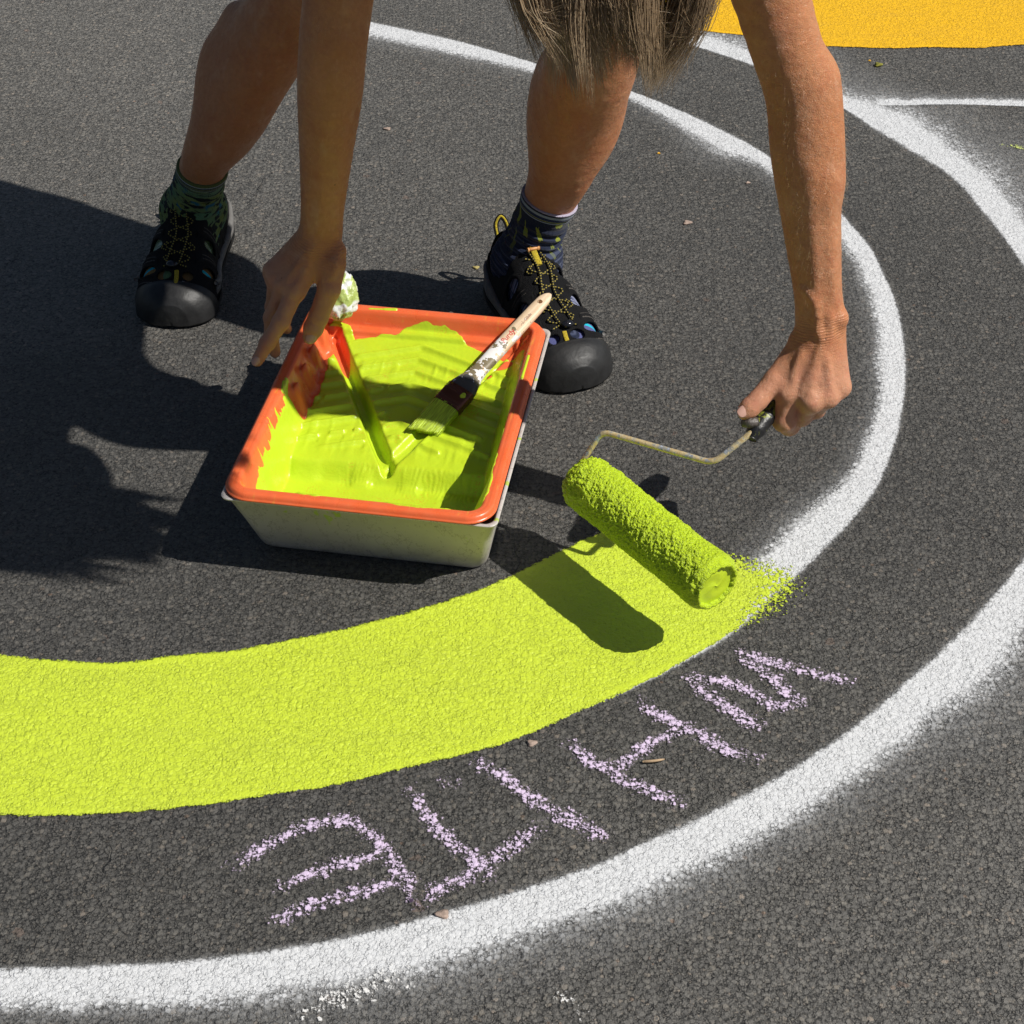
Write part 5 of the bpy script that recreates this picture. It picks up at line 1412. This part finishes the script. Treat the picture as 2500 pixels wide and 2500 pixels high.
def YS(y): return y if y < 0.10 else 0.10 + (y - 0.10) * 1.33
def build_sandal(i, s):
    lat = s['side'] * -1 if False else (1 if i == 0 else -1)
    d = s['dir']; xax = np.cross(d, v_(0, 0, 1)); h = s['heel']
    root = empty("sandal"); root.parent = person
    root.matrix_parent_inverse = Matrix.Translation((0.2, -0.5, 0))
    root.matrix_basis = Matrix(((xax[0], d[0], 0, h[0]), (xax[1], d[1], 0, h[1]), (0, 0, 1, 0.001), (0, 0, 0, 1)))
    root["label"] = ("black sandal over the olive sock, beside the big shadow", "black sandal over the navy sock, behind the tray")[i]
    def part(name, V, F, mat, **k): return mesh(name, V, F, mat, root, **k)
    # outsole and foam midsole
    ys = np.unique(np.concatenate([np.linspace(0, 0.02, 10), np.linspace(0.02, 0.25, 40), np.linspace(0.25, SL, 16)]))
    def outline(off):
        a = ssurf(ys, np.zeros_like(ys), off, lat)[:, :2]; b = ssurf(ys, np.full_like(ys, math.pi), off, lat)[:, :2]
        return np.vstack([a, b[::-1]])
    def slab(levels, inset=0.0):
        Vs = []; n = None
        for off, z, toe in levels:
            o_ = outline(off if inset <= 0 else off - inset * np.clip((ys - 0.205) / 0.03, 0, 1)); n = len(o_)
            zz = z + toe * np.clip((o_[:, 1] - 0.20) / 0.07, 0, 1) ** 2
            Vs.append(np.c_[o_, zz])
        F = [tuple(f) for f in grid_faces(len(levels), n, True)]
        F.append(tuple(range(n))[::-1]); F.append(tuple(range((len(levels) - 1) * n, len(levels) * n)))
        return np.vstack(Vs), F
    V, F = slab([(0.000, 0.0, 0.006), (0.0035, 0.002, 0.006), (0.0062, 0.009, 0.004), (0.006, 0.0155, 0.002)]); part("outsole", V, F, MAT['outsole'])
    V, F = slab([(0.0030, 0.0150, 0.002), (0.0056, 0.0175, 0.002), (0.0060, 0.0230, 0.0), (0.0046, 0.0275, -0.002), (0.001, 0.0280, -0.003)], 0.006); part("midsole", V, F, MAT['foam'])
    # side rim of the midsole sweeping up round the heel
    for sgn in (0.10, math.pi - 0.10):
        yy = np.linspace(0.015, 0.224, 34)
        zz = 0.026 + 0.026 * np.clip((0.09 - yy) / 0.08, 0, 1) + 0.012 * np.exp(-((yy - 0.228) / 0.02) ** 2)
        q = ssurf(yy, np.full_like(yy, sgn), 0.0030, lat); q[:, 2] = zz
        Vt, Ft = tube_data(q, np.interp(yy, [0.015, 0.05, 0.20, 0.224], [0.002, 0.0052, 0.0052, 0.003]), 10, flat=1.0)
        part("foam_rim", Vt, Ft, MAT['foam'])
    # foot form inside, seen through the cut-outs
    nu, nv = 90, 60
    Y2, T2 = np.meshgrid(np.linspace(0.02, 0.262, nu), np.linspace(0.02, math.pi - 0.02, nv), indexing='ij')
    q = ssurf(Y2, T2, -0.0022, lat).reshape(-1, 3)
    cutm = (Y2 > 0.018) & (Y2 < 0.100) & (np.abs(T2 - math.pi / 2) < 1.05)
    F = grid_faces(nu, nv); okk = ~cutm.ravel()[F].all(1)
    m2 = SOCKFOOT[i]
    part("sock_foot", q, F[okk], m2)
    # upper with windows
    nu, nv = 330, 240
    Y2, T2 = np.meshgrid(np.linspace(0.001, 0.258, nu), np.linspace(0.0, math.pi, nv), indexing='ij')
    deg = np.degrees(T2)
    off = 0.0012 + 0.0005 * np.sin(Y2 * 900) * 0
    keep = np.ones_like(Y2, bool)
    def window(yc, dc, ry, rd, sl=0.0):
        e = ((Y2 - yc - sl * (deg - dc)) / ry) ** 2 + ((deg - dc) / rd) ** 2
        return e
    wins = [(0.124, 42, 0.0105, 24, 0.00030), (0.157, 44, 0.0092, 24, 0.00030), (0.190, 42, 0.0080, 24, 0.00025),
            (0.118, 146, 0.0085, 16, -0.0003), (0.150, 145, 0.0075, 16, -0.0003), (0.186, 143, 0.0068, 16, -0.0003),
            (0.203, 79, 0.0070, 9, 0), (0.203, 106, 0.0062, 8, 0)]
    wins = [(YS(w[0]), w[1], w[2] * 1.15, w[3], w[4]) for w in wins]
    rim_ = np.zeros_like(Y2)
    for w in wins:
        e = window(*w); keep &= e > 1; rim_ = np.maximum(rim_, np.exp(-((np.sqrt(e) - 1.25) / 0.22) ** 2))
    open_ = (Y2 > 0.012) & (Y2 < 0.098) & (np.abs(T2 - math.pi / 2) < 0.95 + 0.25 * np.sin(np.clip((Y2 - 0.012) / 0.086, 0, 1) * math.pi))
    keep &= ~open_
    seam = np.zeros_like(Y2)
    for yc in (YS(0.141), YS(0.173), 0.114): seam = np.maximum(seam, np.exp(-((Y2 - yc - 0.00035 * (np.minimum(deg, 180 - deg) - 36)) / 0.0040) ** 2) * (np.abs(deg - 90) > 24))
    cen = np.exp(-((deg - 90) / 17) ** 4) * (Y2 > 0.10)
    off = off + 0.0008 * rim_ + 0.0018 * seam + 0.0016 * cen
    stc = np.zeros_like(Y2)
    for y, d0, d1 in ((0.141, 16, 62), (0.174, 16, 62), (0.207, 16, 60), (0.108, 16, 52), (0.135, 125, 162), (0.168, 125, 162)):
        sl_ = Y2 - YS(y) - 0.0003 * (np.minimum(deg, 180 - deg) - 40)
        on_ = (deg > d0) & (deg < d1) & (np.sin(deg * 3.1) > -0.35)
        stc = np.maximum(stc, on_ * (np.abs(np.abs(sl_) - 0.0030) < 0.00050))
    q = ssurf(Y2, T2, off, lat).reshape(-1, 3)
    F = grid_faces(nu, nv); okk = keep.ravel()[F].all(1)
    used = np.unique(F[okk]); re = np.full(nu * nv, -1); re[used] = np.arange(len(used))
    o = part("upper", q[used], re[F[okk]], MAT['webbing'], attrs={"stitch": stc.ravel()[used]})
    sd_ = o.modifiers.new("t", 'SOLIDIFY'); sd_.thickness = 0.0024; sd_.offset = 0
    # rubber toe bumper
    nu, nv = 80, 90
    uu = np.linspace(0, 1, nu); tt = np.linspace(0.0, math.pi, nv)
    U2, T2 = np.meshgrid(uu, tt, indexing='ij')
    y0 = 0.2470 - 0.014 * np.abs(np.cos(T2)) ** 3
    Y2 = y0 + (SL - 0.0002 - y0) * (1 - (1 - U2) ** 1.6)
    edge = 0.0050 * (1 - np.exp(-U2 / 0.06)) + 0.0026 + 0.0010 * np.exp(-((U2 - 0.05) / 0.03) ** 2)
    q3 = ssurf(Y2, T2, edge, lat, z0=0.003, ex=2.35)
    tipc = q3[-1].mean(0); tipc[2] = 0.006
    extra = [tipc + (q3[-1] - tipc) * v_(f_, 1, f_) + v_(0, g_, 0) for f_, g_ in ((0.85, 0.0006), (0.6, 0.0011), (0.3, 0.0014), (0.02, 0.0015))]
    q = np.concatenate([q3, np.array(extra)], 0).reshape(-1, 3); nu += 4
    o = part("toe_cap", q, grid_faces(nu, nv), MAT['rubber'])
    sd_ = o.modifiers.new("t", 'SOLIDIFY'); sd_.thickness = 0.0022; sd_.offset = -1
    # laces: a ladder of speckled cord
    def on(y, deg_, off_=0.0062): return ssurf(np.array([YS(y)]), np.array([R(deg_)]), off_, lat)[0]
    zig = []; ysq = [0.112, 0.126, 0.140, 0.154, 0.168, 0.182, 0.194]
    for k, y in enumerate(ysq): zig.append(on(y, 90 + (13 if k % 2 else -13)))
    zig2 = [on(y, 90 + (-13 if k % 2 else 13)) for k, y in enumerate(ysq)]
    for z_ in (zig, zig2):
        Vt, Ft = tube_data(catmull(z_, 90), 0.0010, 8); L_ = np.concatenate([[0], np.cumsum(np.linalg.norm(np.diff(catmull(z_, 90), axis=0), axis=1))])
        part("lace", Vt, Ft, MAT['cord'], attrs={"len": np.repeat(L_, 8)})
    for dd in (84, 95):
        zz = catmull([on(y, dd + 3 * math.sin(y * 90), 0.0078) for y in (0.104, 0.13, 0.155, 0.178, 0.190)], 60)
        Vt, Ft = tube_data(zz, 0.0011, 8); L_ = np.concatenate([[0], np.cumsum(np.linalg.norm(np.diff(zz, axis=0), axis=1))])
        part("lace", Vt, Ft, MAT['cord'], attrs={"len": np.repeat(L_, 8)})
    for k, y in enumerate(ysq[1::3]):                    # side loops
        for sg in (-1, 1):
            zz = catmull([on(y - 0.004, 90 + sg * 12), on(y, 90 + sg * 20, 0.0045), on(y + 0.005, 90 + sg * 12)], 24)
            Vt, Ft = tube_data(zz, 0.0009, 8); L_ = np.concatenate([[0], np.cumsum(np.linalg.norm(np.diff(zz, axis=0), axis=1))])
            part("lace", Vt, Ft, MAT['cord'], attrs={"len": np.repeat(L_, 8)})
    # cord lock, tan tab, yellow tongue strip, heel loop
    c = on(0.194, 88, 0.0095); V, F = [], None
    Vt = [c + v_(0.0085 * math.sin(a) * math.cos(b), 0.0062 * math.sin(a) * math.sin(b), 0.0048 * math.cos(a)) for a in np.linspace(0, math.pi, 12) for b in np.linspace(0, 2 * math.pi, 20, endpoint=False)]
    part("cord_lock", Vt, grid_faces(12, 20, True), plain("glossy_black_plastic", (0.012, 0.013, 0.018), 0.15, 0.6))
    c = on(0.108, 90, 0.0125)
    Vt, Ft = join([tube_data([c + v_(-0.0085, 0, 0), c + v_(-0.0080, 0, 0.0002), c + v_(0.0080, 0, 0.0002), c + v_(0.0085, 0, 0)], [0.0016, 0.0023, 0.0023, 0.0016], 10), tube_data([c + v_(-0.0085, 0, 0), c + v_(-0.0055, 0, 0)], 0.0030, 10), tube_data([c + v_(0.0055, 0, 0), c + v_(0.0085, 0, 0)], 0.0030, 10)])
    part("pull_tab", Vt, Ft, MAT['tan_tab'])
    zz = np.array([on(y, 90, o_) for y, o_ in ((0.092, 0.030), (0.099, 0.022), (0.108, 0.0105), (0.124, 0.0056))]); zz = catmull(zz, 20)
    Vt, Ft = tube_data(zz, 0.0042, 12, flat=0.30, up=(0, 0, 1)); part("tongue_loop", Vt, Ft, MAT['yellow_web'])
    zz = catmull([on(0.198, 91, 0.0045), on(0.206, 92, 0.0058), on(0.216, 93, 0.0062)], 16)
    Vt, Ft = tube_data(zz, 0.0030, 12, flat=0.3, up=(0, 0, 1)); part("toe_webbing", Vt, Ft, MAT['yellow_web'])
    hl = catmull([v_(0.010, 0.004, 0.080), v_(0.009, -0.005, 0.094), v_(0.001, -0.008, 0.103), v_(-0.006, -0.005, 0.094), v_(-0.008, 0.002, 0.080)], 30)
    Vt, Ft = tube_data(hl, 0.0038, 12, flat=0.30, up=(0, 1, 0)); part("heel_loop", Vt, Ft, MAT['webbing'])
    Vt, Ft = tube_data(hl + v_(0, 0.0, 0.0006), 0.0018, 10, flat=0.95, up=(0, 1, 0)); part("heel_loop_stripe", Vt, Ft, MAT['yellow_web'])
    # orange emblem at the bumper's side, white paint flecks on the toe
    def dab(y, deg_, pts, mat, nm, z0=0.003):
        c = ssurf(np.array([y]), np.array([R(deg_)]), 0.0054, lat, z0=z0, ex=2.35)[0]
        e1 = ssurf(np.array([y]), np.array([R(deg_ + 3)]), 0.0054, lat, z0=z0, ex=2.35)[0] - c; e1 /= np.linalg.norm(e1)
        e2 = ssurf(np.array([y + 0.004]), np.array([R(deg_)]), 0.0054, lat, z0=z0, ex=2.35)[0] - c; e2 -= e1 * (e1 @ e2); e2 /= np.linalg.norm(e2)
        n = np.cross(e1, e2); n *= np.sign(n @ (c - v_(0, 0.2, 0.02)) or 1)
        top = [c + e1 * a + e2 * b + n * 0.0008 for a, b in pts]; bot = [c + e1 * a + e2 * b - n * 0.0012 for a, b in pts]; k = len(pts)
        F = [tuple(range(k)), tuple(range(2 * k - 1, k - 1, -1))] + [(j, j + k, (j + 1) % k + k, (j + 1) % k) for j in range(k)]
        part(nm, top + bot, F, mat, smooth=False)
    dab(0.252, 15, [(-0.003, -0.0035), (0.0035, -0.0015), (0.005, 0.0), (0.0035, 0.0015), (-0.003, 0.0035)], MAT['tan_tab'], "side_emblem")
    if i == 0:
        rg = np.random.default_rng(9)
        for y, dg_, l in ((0.256, 52, .006), (0.259, 58, .004), (0.252, 72, .003), (0.254, 76, .0025), (0.250, 104, .0042)):
            a = rg.uniform(0.2, 0.9); p4 = [(-l * math.cos(a), -l * math.sin(a) * .4 - .0006), (l * math.cos(a) * .2, -.0012), (l * math.cos(a), l * math.sin(a) * .4), (0, .0009)]
            dab(y, dg_, p4, MAT['white_fleck'], "paint_fleck")
def sockfoot_mat(i):
    m = M(("olive_sock_foot", "lavender_navy_sock_foot")[i]); p = m.obj()
    y = m.n("SeparateXYZ", {0: p}).outputs[1]
    n = m.noise(m.scaled(p, (30, 330, 30)), 1.0, 2)
    if i == 0:
        col = m.mix(m.map(n, 0.47, 0.55), (0.11, 0.17, 0.06), (0.40, 0.48, 0.40))
        col = m.mix(m.map(y, 0.195, 0.199), col, (0.24, 0.15, 0.06))
    else:
        col = m.mix(m.map(n, 0.47, 0.55), (0.04, 0.05, 0.10), (0.28, 0.30, 0.42))
        col = m.mix(m.map(y, 0.195, 0.199), col, (0.10, 0.11, 0.26))
    band = m.math('MULTIPLY', m.math('GREATER_THAN', y, 0.211), m.math('LESS_THAN', y, 0.216))
    col = m.mix(band, col, (0.02, 0.45, 0.60))
    m.p(Base_Color=col, Roughness=0.95, Normal=m.bump(m.noise(p, 800, 2), 0.0008)); m.b.inputs["Specular IOR Level"].default_value = 0.1
    return m.m
SOCKFOOT = [sockfoot_mat(0), sockfoot_mat(1)]
for i, s in enumerate(SHOES): build_sandal(i, s)

# ------------------------------------------------------------------ hair
def build_hair():
    rg = np.random.default_rng(21)
    strands = []
    # wisps: bundles whose strands share an end point
    NC = 215
    ctr = HEAD
    for c in range(NC):
        # root on the scalp: crown, temples and the nape that hangs forward
        lock = c >= NC - 34                                # the separate lock at her left temple
        u = rg.uniform(-1, 0.50) if not lock else rg.uniform(0.86, 1.0)
        yv = rg.uniform(-1.0, 0.75) if not lock else rg.uniform(-0.75, 0.25)
        root_dir = v_(u * 0.95, yv, rg.uniform(-0.35, 0.9)); root_dir /= np.linalg.norm(root_dir)
        root_c = ctr + root_dir * v_(0.076, 0.096, 0.092)
        fx = ctr[0] - 0.014 + u * rg.uniform(0.070, 0.086) + (0.014 if lock else 0); fy = ctr[1] - 0.02 + yv * 0.085
        ztip = 0.640 - 0.43 * (fy + 0.20) + abs(rg.normal(0, 0.040)) - 0.010 + 0.018 * math.sin(u * 7 + 1.0)
        if rg.uniform() < 0.25: ztip += rg.uniform(0.02, 0.08)
        mid = v_(fx, fy, ctr[2] - 0.055 + rg.uniform(-0.02, 0.02))
        sway = v_(rg.normal(0.012, 0.007), rg.normal(0, 0.010), 0)
        if lock: sway = v_(-0.040 + rg.normal(0, .006), 0.0, 0); ztip = 0.622 - 0.43 * (fy + 0.20) + abs(rg.normal(0, 0.018))
        elif u < -0.55: sway = v_(0.026 + rg.normal(0, .006), rg.normal(0, .006), 0)
        tip = v_(fx, fy, ztip) + sway
        low = lerp(mid, tip, 0.55) - sway * 0.30
        n = int(rg.integers(34, 64)); spread = rg.uniform(0.0045, 0.0095)
        tone = rg.uniform(-0.28, 0.28); tight = rg.uniform(0.15, 0.6)
        cw = rg.normal(0, 0.0035, (2, 3)); cw[:, 2] = 0
        for k in range(n):
            o = rg.normal(0, 1, 3) * spread; o[2] = 0
            r0 = root_c + rg.normal(0, 0.006, 3)
            w = rg.normal(0, 0.0010, (3, 3)); w[:, 2] = 0
            e = tip + o * tight + v_(0, 0, abs(rg.normal(0.0, 0.030))) + v_(rg.normal(0, 0.0012), rg.normal(0, .0012), 0)
            if rg.uniform() < 0.05: e = e + v_(rg.normal(0, 0.012), rg.normal(0, .010), rg.normal(0, .010))
            strands.append(([r0, r0 + (r0 - ctr) * 0.12 + v_(0, -0.008, -0.004), mid + o + w[0] + cw[0], low + o * (0.5 + 0.5 * tight) + w[1] + cw[1], e], rg.uniform(0.00016, 0.00032), min(1, max(0, rg.uniform(0.2, 0.8) + tone))))
    nP, sg = 18, 3
    V = np.zeros((len(strands), nP, sg, 3)); T = np.zeros((len(strands), nP, sg)); K = np.zeros((len(strands), nP, sg))
    for i, (pts, r_, key) in enumerate(strands):
        q = catmull(pts, nP); d = np.gradient(q, axis=0); d /= np.linalg.norm(d, axis=1)[:, None]
        a = np.cross(d, v_(0.3, 0.9, 0.2)); a /= np.linalg.norm(a, axis=1)[:, None]; b = np.cross(d, a)
        rr_ = r_ * np.concatenate([np.ones(nP - 4), [0.9, 0.75, 0.5, 0.15]])
        for s_ in range(sg):
            ang = 2 * math.pi * s_ / sg
            V[i, :, s_] = q + rr_[:, None] * (math.cos(ang) * a + math.sin(ang) * b)
        T[i] = np.linspace(0, 1, nP)[:, None]; K[i] = key
    base = grid_faces(nP, sg, True)
    F = (base[None] + (np.arange(len(strands)) * nP * sg)[:, None, None]).reshape(-1, 4)
    return V.reshape(-1, 3), F, T.ravel(), K.ravel()
V, F, T, K = build_hair()
m = M("dark_blonde_hair"); key = m.attr("key"); tt = m.attr("along")
col = m.ramp(key, [(0.0, (0.18, 0.115, 0.065)), (0.35, (0.42, 0.290, 0.175)), (0.7, (0.66, 0.49, 0.32)), (1.0, (0.90, 0.76, 0.56))])
col = m.mix(m.map(tt, 0.35, 1.0, 0.0, 0.5), col, (0.60, 0.47, 0.30))
m.p(Base_Color=col, Roughness=0.34); m.b.inputs["Specular IOR Level"].default_value = 0.6; m.b.inputs["Transmission Weight"].default_value = 0.0
tl = m.n("BsdfTranslucent", {"Color": col}).outputs[0]
ms = m.n("MixShader", {0: 0.42, 1: m.b.outputs[0], 2: tl}).outputs[0]
m.t.links.new(ms, m.out.inputs["Surface"])
o = pm("hair", V, F, m.m, attrs={"along": T, "key": K})
